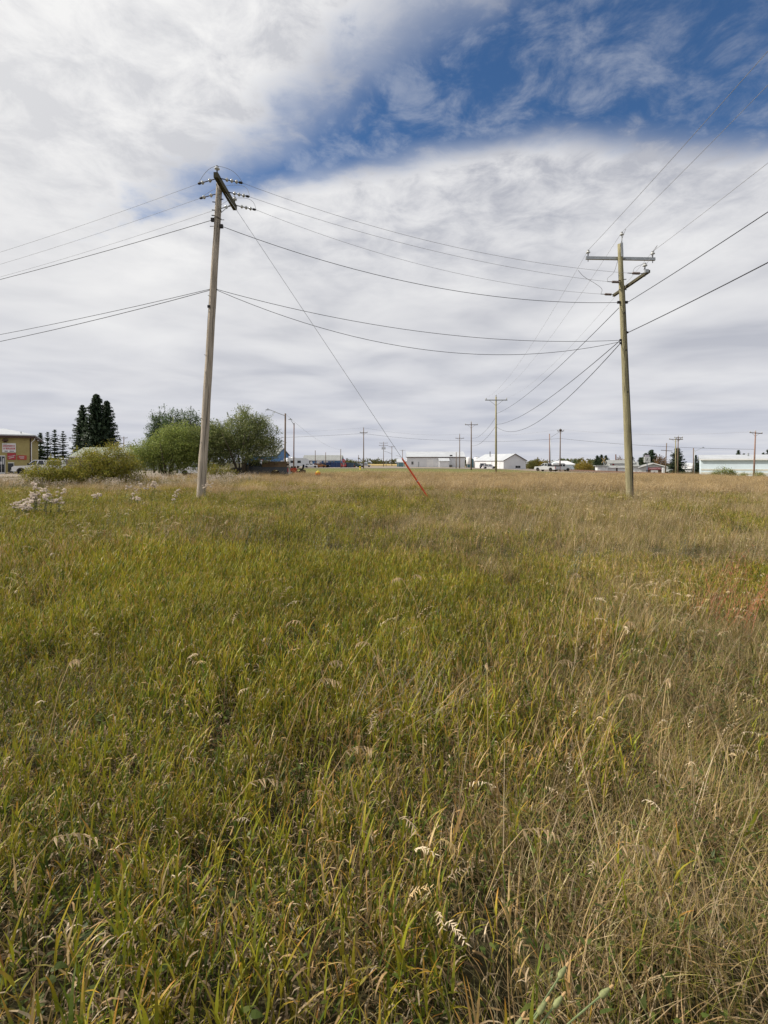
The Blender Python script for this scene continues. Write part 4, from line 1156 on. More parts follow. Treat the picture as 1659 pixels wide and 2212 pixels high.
# guy wire with red guard
GA = Vector((1.97, 20.2, -.15)); GT = onL(11.8) + Vector((.1, .0, 0))
gd = (GT - GA); gl = gd.length; gd.normalize()
t2 = thing('guy_wire', 'slanting guy wire with long red plastic guard, anchored in mid field', 'guy wire', GA)
MB().tube([Vector((0, 0, 0)), gd * gl], .008, 6).build('strand', M_galv, t2)
zr = (PZ(990, 19.8) - GA.z) / gd.z
MB().tube([gd * .15, gd * (zr - .05), gd * zr], [.038, .036, .026], 10).build('guard', M_red, t2)
for q in (.12, .52, .97): MB().tube([gd * (zr * q), gd * (zr * q + .035)], .041, 10).build('guard_clip', M_galv, t2)
MB().tube([gd * -.2, gd * .3], .02, 6).build('anchor_rod', M_rust, t2)

# right pole, greenish, steel crossarm
RB = Vector((10.63, 22.0, gz(10.6, 22))); RTOP = Vector((10.19, 22.0, 11.0))
def onR(z): return RB.lerp(RTOP, (z - RB.z) / (RTOP.z - RB.z))
t = thing('utility_pole', 'greenish treated wooden pole with grey steel crossarm, right of the field', 'utility pole', RB)
loc = lambda p: Vector(p) - RB
pp = []; pr = []
for i in range(25):
    z = -.3 + 11.3 * i / 24; p = onR(z); p.z = z; pp.append(loc(p) + Vector((.004 * math.sin(i * 1.1), .004 * math.cos(i), 0))); pr.append((.160 - .062 * i / 24) * (1 + .012 * math.sin(i * 1.9)))
shaft(t, pp, pr, M_wood_green, 20)
zu = 10.43
ua = MB(); ax0, ax1 = PX(1264, 22.2), PX(1413, 22.2); tl = R(-.8)
ua.box(loc(((ax0 + ax1) / 2, 22.13, zu)), (ax1 - ax0, .09, .125), (0, R(1.0), 0)).build('crossarm', M_galv, t)
pin(t, loc((ax0 + .10, 22.13, zu + .24))); pin(t, loc((ax1 - .10, 22.13, zu + .19)))
for xx_, z_ in ((ax0 + .1, zu + .03), (ax1 - .1, zu - .03)): MB().tube([loc((xx_, 22.13, z_ - .16)), loc((xx_, 22.13, z_ + .15))], .015, 6).build('pin', M_dark, t)
MB().box(loc(onR(10.72)) + Vector((.03, -.115, 0)), (.09, .03, .6), (0, R(-2.4), 0)).build('ridge_bracket', M_galv, t)
MB().tube([loc(onR(10.95)) + Vector((.03, -.115, 0)), loc(onR(10.95)) + Vector((.025, -.115, .36))], .022, 8).build('ridge_pin', M_galv, t)
pin(t, loc((10.22, 21.885, 11.34)))
zl = 9.22
MB().box(loc((10.56, 21.85, zl)), (.11, 2.95, .11), (0, 0, R(1.5))).build('lower_crossarm', M_arm, t)
MB().box(loc((10.53, 20.42, zl + .02)), (.13, .1, .13)).build('arm_end_cap', M_galv, t)
pin(t, loc((10.53, 20.55, zl + .27)))
MB().tube([loc((10.53, 20.55, zl - .15)), loc((10.53, 20.55, zl + .2))], .015, 6).build('pin', M_dark, t)
RL = []
for i, (sx_, sy_, sz_) in enumerate(((10.47, 20.62, zl), (10.24, 21.95, zl + .12), (10.47, 23.2, zl))):
    d_ = RE[i] - Vector((sx_, sy_, sz_)); d_.z = -.4
    e_ = ribbed(t, loc((sx_, sy_, sz_)), d_, .66); RL.append(e_ + RB)
    wire(('nearest', 'middle', 'farthest')[i] + ' upper line strung between the left and right poles', RE[i], RL[i], (.55, .42, .62)[i], .006)
for z_, s in ((9.0, 1), (9.45, 1), (9.4, -1), (9.0, -1), (10.33, 1)): MB().tube([loc(onR(z_)) + Vector((0, -.06, 0)), loc(onR(z_)) + Vector((s * .17, -.1, 0))], .018, 6).build('bolt', M_dark, t)
def loop(pts, nm='jumper_wire', r_=.008):
    P_ = [Vector(p) for p in pts]; out = []
    for i in range(len(P_) - 1):
        p0, p1, p2, p3 = P_[max(i - 1, 0)], P_[i], P_[i + 1], P_[min(i + 2, len(P_) - 1)]
        for q in range(6):
            u = q / 6
            out.append(.5 * ((2 * p1) + (p2 - p0) * u + (2 * p0 - 5 * p1 + 4 * p2 - p3) * u * u + (3 * p1 - p0 - 3 * p2 + p3) * u ** 3))
    out.append(P_[-1])
    return MB().tube([loc(p) for p in out], r_, 5).build(nm, M_wire, t)
loop([PT(1409, 545, 22) , PT(1420, 530, 21.2), PT(1400, 565, 21), PT(1390, 583, 20.5)])
loop([PT(1352, 495, 21.0), PT(1345, 512, 21.6), PT(1338, 540, 22.0), PT(1335, 560, 22.15), PT(1326, 588, 22), RL[1] + Vector((0, 0, .15)), RL[1]])
loop([(10.53, 20.55, zl + .38), PT(1372, 578, 20.6), PT(1366, 590, 20.7), RL[0]])
loop([PT(1249, 584, 21.4), PT(1262, 598, 21.6), PT(1285, 612, 22.4), PT(1300, 624, 22.9), RL[2]])
zn2 = 8.48
cracks(t, onR, RB, lambda z: .160 - .062 * (z + .3) / 11.3, 14, 6, .6, 9.8)
for s in (-1, 1): MB().box(loc(onR(zn2)) + Vector((s * .16, -.03, 0)), (.12, .08, .1)).build('clevis', M_dark, t)
for s, z_ in ((1, 7.18), (-1, 6.85), (-1, 6.72)): MB().box(loc(onR(z_)) + Vector((s * .15, -.03, 0)), (.08, .07, .08)).build('cable_clamp', M_dark, t)
MB().tube([loc(onR(.0)) + Vector((.02, -.20, 0)), loc(onR(.55)) + Vector((.07, -.17, 0)), loc(onR(1.3)) + Vector((.115, -.12, 0)), loc(onR(2.4)) + Vector((.13, -.08, 0)), loc(onR(9.2)) + Vector((.09, -.06, 0))], .02, 6).build('ground_wire_moulding', M_dark, t)
for z_ in (8.0, 6.4, 4.6): MB().box(loc(onR(z_)) + Vector((.02, -.135, 0)), (.05, .02, .07)).build('tag', M_dark, t)
wire('dark neutral line strung between the left and right poles', onL(zn - .18) + Vector((.2, 0, 0)), onR(zn2) + Vector((-.2, 0, 0)), .80, .011, M_cable)
wire('upper of two low cables between the left and right poles', onL(8.02) + Vector((.15, 0, 0)), onR(6.85) + Vector((-.17, 0, 0)), .66, .010, M_cable)
wire('lower sagging cable of two between the left and right poles', onL(7.99) + Vector((.15, 0, 0)), onR(6.78) + Vector((-.17, 0, 0)), 1.32, .010, M_cable)
# lines from the right pole towards and past the viewer
BK = Vector((-3.0, -46., 0.))
wire('leftmost upper line from the right pole to the top right', (ax0 + .1, 22.13, zu + .36), Vector((ax0 + .1, 22.13, zu + .5)) + BK, .75, .007)
wire('centre upper line from the right pole top to the top right', (10.22, 21.885, 11.46), Vector((10.22, 21.9, 11.5)) + BK, .7, .007)
wire('rightmost upper line from the right pole to the right edge', (ax1 - .1, 22.13, zu + .31), Vector((ax1 - .1, 22.1, zu + .4)) + BK, .85, .007)
wire('dark neutral line from the right pole to the right edge', onR(zn2) + Vector((.22, -.03, 0)), onR(zn2) + BK, .75, .013, M_cable)
wire('thick low cable from the right pole to the right edge', onR(7.18) + Vector((.2, -.03, 0)), onR(7.1) + BK, .7, .016, M_cable)

# ---- poles farther away
def far_pole(label, px, D, top, base=None, arm=(), m=None, r0=.16, r1=.10, lean=0., pins=True, extra=None, grp=None, name='utility_pole'):
    x = PX(px, D); zb = gz(x, D); H = PZ(top, D) - zb
    t = thing(name, label, 'utility pole', (x, D, zb), 0, grp)
    tp = Vector((lean * H, 0, H))
    MB().tube([Vector((0, 0, -.2)), tp * .5, tp], [r0, (r0 + r1) / 2, r1], 10).build('shaft', m or M_wood_far, t, True)
    for (fr, w_, tilt, mm) in arm:
        c = tp * fr + Vector((0, -.14, 0))
        a_ = MB().box(c, (w_, .1, .13), (0, R(tilt), 0)).build('crossarm', mm or M_wood_far, t)
        if pins:
            for s in (-.46, .46): pin(t, c + Vector((s * w_ * math.cos(R(tilt)), 0, .18 - s * w_ * math.sin(R(tilt)))), True)
            MB().tube([c + Vector((w_ * .3, .0, -.06)), tp * (fr - .07)], .02, 5).build('brace', mm or M_wood_far, t); MB().tube([c + Vector((-w_ * .3, .0, -.06)), tp * (fr - .07)], .02, 5).build('brace', mm or M_wood_far, t)
    if pins: pin(t, tp + Vector((0, 0, .15)), True)
    return t, Vector((x, D, zb)), tp

fp, FB, ft = far_pole('wooden pole with grey crossarm standing behind the field centre right', 1071.5, 70, 857, arm=((.955, 3.05, 0, M_galv),), m=M_wood_green)
fp2, FB2, ft2 = far_pole('wooden pole next behind the one with grey crossarm', 1018, 116, 912, arm=((.945, 2.9, 0, None),))
fp3, FB3, ft3 = far_pole('dark wooden pole before the right end of the white warehouse', 993, 160, 938, arm=((.88, 2.7, 0, None),))
far_pole('bare pole without crossarm before the white warehouse', 985.5, 158, 977, r0=.13, pins=False)
fpa, FA_, fta = far_pole('wooden pole with short crossarm right of the blue workshop', 785.5, 138, 924, arm=((.88, 2.1, 0, None),))
ftr, FT_, ftt = far_pole('distant pole carrying transformer cans near the hydrant', 828.5, 215, 955, arm=((.96, 3.6, 0, None), (.86, 4.0, 0, None)))
for s in (-1, 1): MB().lathe([(.25, 0), (.28, .1), (.28, .85), (.15, 1.0)], ftt * .70 + Vector((s * .55, -.1, 0)), 10).build('transformer_can', M_galv, ftr)
fq, FQ_, ftq = far_pole('thin distant pole left of the guy wire with side lamp', 846.5, 270, 964, arm=((.98, 3.4, 0, None),), r0=.18, r1=.14)
MB().tube([ftq * .6, ftq * .68 + Vector((-2.4, 0, .3)), ftq * .7 + Vector((-4.2, 0, .6))], .09, 6).build('lamp_arm', M_galv, fq)
fq, FQ2, ftq2 = far_pole('most distant pole, partly behind the guy wire', 869.5, 320, 972, arm=((.98, 3.6, 0, None),), r0=.2, r1=.16)
MB().tube([ftq2 * .5, ftq2 * .58 + Vector((-2.6, 0, .3)), ftq2 * .6 + Vector((-4.2, 0, .5))], .1, 6).build('lamp_arm', M_galv, fq)
for px, D, tp_, lab in ((681, 168, 973, 'bare service pole left in front of the blue workshop'), (703.5, 170, 977, 'bare service pole in the middle of the blue workshop'), (736, 165, 970, 'bare service pole at the right end of the blue workshop'), (774.5, 190, 983, 'short bare pole above the stubble field'), (834, 230, 1000.5, 'stubby post beside the transformer pole')):
    far_pole(lab, px, D, tp_, r0=.13, r1=.1, pins=False)
far_pole('bare reddish pole with angled lamp beside the white van', 1187, 140, 937, r0=.14, r1=.12, m=mat('reddish_pole_wood', (.30, .19, .15), .9, .15, 2, stretch=(6, 6, .5)), pins=False)[0]
fr, FR_, frt = far_pole('brown pole with short double arm standing before the white van', 1209.5, 122, 927, arm=((.955, 1.6, 0, None),), lean=.012)
MB().box(frt * .975 + Vector((0, -.1, .0)), (.5, .3, .4)).build('switch_box', M_brown, fr)
fl, FL_, flt = far_pole('slender pole with tilted crossarm behind the grey hall', 1437, 128, 957, arm=((.76, 2.9, 4, None),), lean=.045, m=M_wood_far, pins=False)
far_pole('pale near pole of the pair before the spruce', 1459.5, 112, 948, arm=((.985, 3.0, 1, None),), m=M_wood_green, r0=.14, lean=.0)
far_pole('taller pole of the pair before the spruce', 1463.5, 120, 943, arm=((.97, 2.0, 0, None), (.93, 1.2, 0, None)), r0=.16, lean=.02)
fz, FZ_, fzt = far_pole('reddish pole with dark tilted crossarm at the right edge', 1628, 92, 932, arm=((.965, 2.3, 4, None),), m=MATS['reddish_pole_wood'], r0=.17, lean=.04)
far_pole('bare pole at the left corner of the pale blue warehouse', 1498, 124, 968, r0=.12, r1=.11, pins=False)
far_pole('small distant pole with crossarm behind the bungalow', 267.5, 150, 944, arm=((.97, 2.3, 0, None),), r0=.15)
far_pole('pale bare pole behind the tan shop', 80, 100, 955, r0=.12, r1=.1, m=mat('pale_pole_wood', (.36, .32, .26), .9, .1, 2), pins=False)

t = thing('radio_mast', 'thin lattice radio mast rising behind the grey hall', 'mast', (PX(1358, 240), 240, -2.8))
zt = PZ(955, 240) + 2.8
for j in range(3): MB().tube([(.25 * math.cos(j * 2.1), .25 * math.sin(j * 2.1), 0), (.1 * math.cos(j * 2.1), .1 * math.sin(j * 2.1), zt)], .045, 5).build('leg', M_galv, t)
for i in range(12): MB().box((0, 0, zt * (i + 1) / 12.5), (.42, .42, .05)).build('brace_ring', M_galv, t)

# street lights
def street_light(label, px, D, top, dxm, rise, m, r0=.13, base_py=None, grp='street lights'):
    x = PX(px, D); zb = gz(x, D); H = PZ(top, D) - zb
    t = thing('street_light', label, 'street light', (x, D, zb), 0, grp)
    MB().tube([(0, 0, -.2), (.03, 0, H / 2), (.06, 0, H)], [r0, r0 * .85, r0 * .75], 10).build('shaft', m, t, True)
    a = Vector((.06, -.05, H - .35)); pts = [a, a + Vector((dxm * .45, 0, rise * .55)), a + Vector((dxm * .72, 0, rise * .92)), a + Vector((dxm * .8, 0, rise))]
    MB().tube(pts, .045, 8).build('lamp_arm', M_galv, t)
    e_ = a + Vector((dxm * .9, 0, rise + .01))
    MB().add([tuple(e_ + Vector(v_)) for v_ in ((-.35, -.13, -.06), (.33, -.07, -.05), (.33, .07, -.05), (-.35, .13, -.06), (-.25, -.09, .08), (.3, -.05, .06), (.3, .05, .06), (-.25, .09, .08))], [(3, 2, 1, 0), (4, 5, 6, 7), (0, 1, 5, 4), (1, 2, 6, 5), (2, 3, 7, 6), (3, 0, 4, 7)]).build('lamp_head', M_galv, t)
    MB().b(e_.x - .05, e_.x + .05, e_.y - .05, e_.y + .05, e_.z + .07, e_.z + .2).build('photocell', M_dark, t)
    return t, Vector((x, D, zb + H))
_, SL1 = street_light('brown street light pole with long arm beside the right willow', 615.5, 74, 893, -2.8, .85, M_wood_far, .15)
_, SL2 = street_light('farther rust brown street light behind the riding mower', 634.5, 92, 914, -.75, 1.0, M_rust, .12)
street_light('distant street light with arm beside the reddish pole', 1189, 142, 942, 3.2, 1.6, M_galv, .08)
street_light('small distant street light above the pale blue warehouse', 1500, 126, 972, 2.3, .9, M_galv, .08)

# far lines
TO = FB + ft
G1 = 'distant overhead lines'
c1 = FB + ft * .955 + Vector((0, -.14, .3))
wire('left upper line from the right pole to the pole behind', (ax0 + .1, 22.13, zu + .36), c1 + Vector((-1.4, 0, 0)), 1.1, .0055)
wire('centre upper line from the right pole to the pole behind', (10.22, 21.885, 11.46), TO + Vector((0, 0, .25)), 1.1, .0055)
wire('right upper line from the right pole to the pole behind', (ax1 - .1, 22.13, zu + .31), c1 + Vector((1.4, 0, 0)), 1.1, .0055)
wire('dark neutral line from the right pole to the pole behind', onR(zn2 - .2) + Vector((-.1, .1, 0)), FB + Vector((.05, -.12, 8.4)), .65, .014, M_cable)
wire('taut low cable from the right pole to the pole behind', onR(6.85) + Vector((-.12, .1, 0)), FB + Vector((.05, -.12, 6.9)), .8, .016, M_cable)
wire('sagging lowest cable from the right pole to the pole behind', onR(6.72) + Vector((-.12, .1, 0)), FB + Vector((.05, -.12, 6.55)), 1.9, .016, M_cable)
wire('higher cable from the grey armed pole to the next behind', FB + Vector((0, .1, 7.9)), FB2 + Vector((0, -.1, 7.3)), .9, .016, M_cable, G1)
wire('lower cable from the grey armed pole to the next behind', FB + Vector((0, .1, 6.7)), FB2 + Vector((0, -.1, 5.6)), .9, .020, M_cable, G1)
L4 = Vector((-70, 150, 8.3))
HZ = [(L4, 'left of the road'), (FA_ + fta * .86, 'right of the blue workshop'), (FB3 + ft3 * .82, 'before the warehouse'), (FR_ + frt * .78, 'by the van'), (FZ_ + fzt * .62, 'at the right edge')]
HW = [(L4 + Vector((0, 0, 2)), ''), (FA_ + fta, ''), (FB3 + ft3, ''), (FR_ + frt, ''), (FZ_ + fzt, '')]
for i in range(4):
    wire('lower horizontal cable above the horizon, span number %s from the left' % ('one', 'two', 'three', 'four')[i], HZ[i][0], HZ[i + 1][0], .5, .026, M_cable, G1, 20)
    wire('upper horizontal line above the horizon, span number %s from the left' % ('one', 'two', 'three', 'four')[i], HW[i][0], HW[i + 1][0], .9, .014, M_wire, G1, 20)
wire('thin service line from the street light down to the blue workshop', SL1, Vector((PX(736, 165), 165, PZ(971, 165))), 1.2, .012, M_wire, G1)

# ------------------------------------------------------------------ trees
def rot_quads(c, size, asp, az, el, roll):
    """leaf-shaped quads at C"""
    d = np.stack([np.cos(el) * np.cos(az), np.cos(el) * np.sin(az), np.sin(el)], 1)
    u = np.stack([-np.sin(az), np.cos(az), np.zeros_like(az)], 1)
    v = np.cross(d, u)
    s = u * np.cos(roll)[:, None] + v * np.sin(roll)[:, None]
    L = size[:, None]; W = (size * asp)[:, None]
    return np.stack([c - d * L * .5, c + s * W * .5, c + d * L * .5, c - s * W * .5], 1)

def crown_mesh(blobs, nl, size, pal, asp=.38, clump=.28, per=26, droop=-.3, seed=1, shell=.45, whips=0):
    r = np.random.default_rng(seed)
    vol = np.array([b_[3] * b_[4] * b_[5] for b_ in blobs]); vol = vol / vol.sum()
    nc = max(1, nl // per)
    bi = r.choice(len(blobs), nc, p=vol)
    B_ = np.array(blobs)[bi]
    d = r.normal(size=(nc, 3)); d /= np.linalg.norm(d, axis=1)[:, None]
    rad = r.random(nc) ** shell
    lump_ = 1 + .16 * np.sin(d[:, 0] * 5 + bi) * np.cos(d[:, 2] * 4 + bi * 2)
    cc = B_[:, :3] + d * (rad * lump_)[:, None] * B_[:, 3:6]
    cs = clump * (.6 + .8 * r.random(nc))
    tone = .72 + .56 * r.random(nc)
    idx = np.repeat(np.arange(nc), per); n = len(idx)
    c = cc[idx] + r.normal(size=(n, 3)) * cs[idx][:, None] * np.array([1, 1, .8])
    if whips:
        wi = r.choice(nc, whips); k = 22
        wc = cc[wi] + d[wi] * cs[wi][:, None]
        L_ = (.35 + .55 * r.random(whips)) * clump * 3.2
        tt = np.tile(np.linspace(0, 1, k), whips)
        dirs = d[wi] * .7 + np.array([0, 0, .75]); dirs /= np.linalg.norm(dirs, axis=1)[:, None]
        c2 = np.repeat(wc, k, 0) + np.repeat(dirs * L_[:, None], k, 0) * tt[:, None] + r.normal(size=(whips * k, 3)) * .05 * (1.2 - tt[:, None])
        c = np.concatenate([c, c2]); idx = np.concatenate([idx, np.repeat(wi, k)]); n = len(idx)
    az = r.random(n) * 6.283; el = r.normal(droop, .6, n); roll = r.random(n) * 3.14
    sz_ = size * (.6 + .8 * r.random(n))
    V = rot_quads(c, sz_, asp, az, el, roll)
    P_ = np.array(pal)[r.integers(0, len(pal), n)]
    C = P_ * (tone[idx] * (.85 + .3 * r.random(n)))[:, None]
    return quad_mesh('crown', V, C)

def limbs(t, trunks, m=None):
    for pts, r0, r1 in trunks:
        n = len(pts); MB().tube(pts, [r0 + (r1 - r0) * i / (n - 1) for i in range(n)], 7).build('trunk', m or M_bark, t, True)

def ragged(blobs, n, seed, lo=.16, hi=.34):
    """adds small boughs standing proud of the main masses so that the outline is uneven"""
    rr = random.Random(seed); out = list(blobs)
    for _ in range(n):
        b_ = rr.choice(blobs); a = rr.uniform(0, 6.283); e_ = rr.uniform(-.35, 1.45); q = rr.uniform(lo, hi)
        k_ = rr.uniform(.95, 1.22)
        out.append((b_[0] + b_[3] * k_ * math.cos(a) * math.cos(e_), b_[1] + b_[4] * k_ * math.sin(a) * math.cos(e_), b_[2] + b_[5] * k_ * math.sin(e_), b_[3] * q * rr.uniform(.7, 1.2), b_[4] * q, b_[5] * q * rr.uniform(.9, 1.7)))
    return out

def tree(name, label, x, y, blobs, trunks, nl, size, pal, cat='tree', grp=None, rag=0, **kw):
    if rag: blobs = ragged(blobs, rag, kw.get('seed', 1))
    t = thing(name, label, cat, (x, y, gz(x, y)), 0, grp)
    link('crown', crown_mesh(blobs, nl, size, pal, **kw), L_leaf, t)
    limbs(t, trunks)
    return t

WIL = [(0.211, 0.265, 0.063), (0.26, 0.302, 0.069), (0.171, 0.227, 0.06), (0.309, 0.333, 0.095), (0.227, 0.257, 0.088)]
WIL2 = [(0.219, 0.248, 0.091), (0.274, 0.292, 0.122), (0.173, 0.219, 0.073), (0.345, 0.35, 0.158), (0.148, 0.197, 0.061)]
POP = [(0.091, 0.137, 0.055), (0.111, 0.156, 0.062), (0.072, 0.111, 0.047)]
BUSH = [(0.217, 0.226, 0.035), (0.281, 0.261, 0.04), (0.166, 0.19, 0.035), (0.357, 0.297, 0.05), (0.217, 0.178, 0.05)]
YEL = [(.34, .25, .035), (.26, .21, .04), (.20, .17, .04), (.38, .26, .05)]
OLV = [(.14, .135, .035), (.10, .115, .03), (.18, .15, .04)]
RUS = [(.20, .11, .05), (.14, .10, .04), (.24, .14, .06)]

D = 46; x = PX(360, D)
def fan(n, H, spread, r0, seed, base=.25):
    rr = random.Random(seed); o = []
    for i in range(n):
        a = 6.283 * i / n + rr.uniform(-.3, .3); s = spread * rr.uniform(.5, 1)
        bx, by = base * math.cos(a), base * math.sin(a) * .6
        o.append(([(bx, by, -.1), (bx + s * .25 * math.cos(a), by + s * .2 * math.sin(a), H * .33), (bx + s * .6 * math.cos(a), by + s * .5 * math.sin(a), H * .66), (bx + s * math.cos(a), by + s * .8 * math.sin(a), H)], r0 * rr.uniform(.7, 1), .02))
    return o
tree('willow_tree', 'bushy green willow behind and left of the weathered pole', x, D,
     [(-1.5, 0, 2.5, 1.5, 1.3, 1.25), (.2, .2, 3.3, 1.7, 1.4, 1.5), (1.7, 0, 3.0, 1.5, 1.3, 1.6), (-2.3, -.2, 1.9, 1.0, 1., .9), (2.2, .2, 1.9, 1.2, 1.1, 1.0), (.9, .3, 4.2, 1.2, 1., .9), (0, .3, 1.6, 2.3, 1.2, 1.2)], fan(7, 3.4, 1.9, .11, 4), 36000, .14, WIL, seed=2, whips=110, clump=.24, rag=60, shell=.36)
D = 47; x = PX(522, D)
tree('willow_tree', 'large grey green willow between the weathered pole and street light', x, D,
     [(-1.9, 0, 2.9, 1.6, 1.4, 1.7), (-.3, .2, 4.3, 1.7, 1.4, 1.6), (1.4, 0, 4.0, 1.5, 1.3, 1.6), (2.5, 0, 2.9, 1.1, 1.1, 1.2), (-2.3, 0, 4.0, 1.1, 1., 1.2), (.3, .2, 2.6, 2.2, 1.4, 1.3), (.4, 0, 5.5, .95, .9, .85), (1.6, 0, 5.0, .8, .8, .75)], fan(9, 4.2, 2.4, .12, 9), 48000, .14, WIL2, seed=5, whips=200, clump=.24, rag=80, shell=.36)
D = 46.5; x = PX(447, D)
tree('willow_tree', 'dark leafy gap filling willow right behind the weathered pole', x, D,
     [(0, .6, 2.4, 1.9, 1.2, 1.7), (.1, .6, 3.9, 1.6, 1.1, 1.3), (-1.2, .4, 3.2, 1.0, 1., 1.3), (1.1, .4, 3.4, 1.0, 1., 1.3)], fan(5, 3.0, 1.2, .09, 14), 17000, .14, WIL2 + WIL, seed=8, whips=80, clump=.24, rag=30)
D = 76
for i, (px, top, wd) in enumerate(((333, 893, 1.2), (344, 873, 1.4), (357, 884, 1.2), (369, 872, 1.5), (384, 882, 1.4), (398, 877, 1.3), (411, 880, 1.3), (423, 884, 1.2))):
    x = PX(px, D + (i % 3)); H = PZ(top, D)
    tree('poplar_tree', 'dark pointed poplar behind the left willow, %s from the left in the row' % ('first', 'second', 'third', 'fourth', 'fifth', 'sixth', 'seventh', 'eighth')[i], x, D + (i % 3),
         [(0, 0, H * .38, wd, wd * .9, H * .28), (0, 0, H * .62, wd * .85, wd * .8, H * .22), (0.1, 0, H * .83, wd * .45, wd * .45, H * .15)], [([(0, 0, -.1), (0, 0, H * .5), (.05, 0, H * .9)], .15, .03)], 6500, .2, POP, rag=16, grp='poplars behind the left willow', seed=20 + i, clump=.28, whips=40)
# shrubs by the yard
D = 32; x = PX(222, D)
tree('shrub', 'broad yellow green shrub right in front of the bungalow', x, D, [(-.9, 0, 1.15, 1.35, 1.1, 1.0), (.5, 0, 1.45, 1.35, 1.1, 1.0), (1.5, 0, 1.05, 1.05, 1., .95), (-1.8, .2, .75, .8, .8, .75), (.1, -.2, .7, 2.1, 1., .7)], fan(9, 1.6, 1.6, .045, 3), 30000, .10, BUSH, 'shrub', seed=31, clump=.15, whips=160, rag=50, shell=.38)
D = 31; x = PX(100, D)
tree('shrub', 'smaller yellow green shrub below the white pickup', x, D, [(-.5, 0, .65, .75, .7, .6), (.5, 0, .75, .85, .7, .7), (1.0, .1, .5, .6, .6, .5)], fan(7, 1.0, .9, .035, 6), 15000, .09, BUSH, 'shrub', seed=32, clump=.13, whips=90, rag=30)
D = 33; x = PX(152, D)
tree('shrub', 'low green shrub joining the two yellow green ones', x, D, [(-.4, 0, .5, .7, .6, .5), (.5, 0, .6, .7, .6, .6)], fan(5, .8, .7, .03, 7), 9000, .09, BUSH[:3], 'shrub', seed=33, clump=.14, whips=40)
D = 40; x = PX(465, D)
tree('shrub', 'yellowish low shrub at the foot of the large willow', x, D, [(0, 0, .7, 1.1, .8, .7), (.9, 0, .55, .7, .6, .5)], fan(6, 1.0, .9, .03, 8), 6000, .09, BUSH, 'shrub', seed=34, clump=.15, whips=40)
# trees on the right side, far
for i, (px, top, D, wd, pal, lab) in enumerate(((1150, 997, 215, 2.4, OLV, 'olive green tree just right of the white gabled shed'), (1161, 990, 220, 2.7, YEL[1:3] + OLV, 'taller autumn tree right of the white gabled shed'), (1172, 996, 218, 2.4, YEL[:3], 'yellowing tree behind the silver pickup'),
                                               (1262, 995, 200, 3.6, YEL, 'bright yellow bush right of the pale blue shed'), (1252, 1000, 205, 2.0, YEL[:2] + OLV, 'small yellow bush beside the bright yellow one'), (1240, 991, 330, 4.0, POP, 'dark tree behind the pale blue shed'), (1218, 990, 340, 5., POP, 'dark rounded tree beyond the white van'), (1195, 991, 340, 4.6, POP, 'dark rounded tree behind the reddish pole'),
                                               (1428, 983, 175, 2.6, RUS, 'rusty brown tree behind the hall gable'), (1340, 988, 185, 3.4, RUS, 'bare reddish tree behind the white house roof'), (1405, 988, 190, 3.8, RUS + OLV, 'brown leafed tree behind the pole sign'), (1270, 1003, 260, 5.0, OLV, 'low olive thicket between yellow bush and spruces'))):
    x = PX(px, D); zb = gz(x, D); H = PZ(top, D) - zb
    tree('broadleaf_tree', lab, x, D, [(0, 0, H * .5, wd * .8, wd * .8, H * .42), (-wd * .4, 0, H * .36, wd * .6, wd * .6, H * .3), (wd * .4, 0, H * .4, wd * .6, wd * .6, H * .32), (0, 0, H * .78, wd * .45, wd * .45, H * .2)], [([(0, 0, -.2), (.1, 0, H * .5)], .18, .05)], 2600, .40, pal, seed=50 + i, clump=.45, per=20, grp='autumn trees on the right', whips=20)
D = 68
for i, (px, wd) in enumerate(((1546, .8), (1564, 1.2), (1580, .9), (1606, .6), (1640, .8))):
    x = PX(px, D); tree('shrub', 'green shrub before the pale blue warehouse, %s from the left' % ('first', 'second', 'third', 'fourth', 'fifth')[i], x, D, [(0, 0, wd * .7, wd * .8, wd * .7, wd * .7), (wd * .4, 0, wd * .5, wd * .6, wd * .5, wd * .5)], fan(4, wd, wd * .6, .03, i), 1500, .14, WIL[:3] + OLV[:1], 'shrub', 'shrubs along the railway', seed=70 + i, clump=.16, per=18)

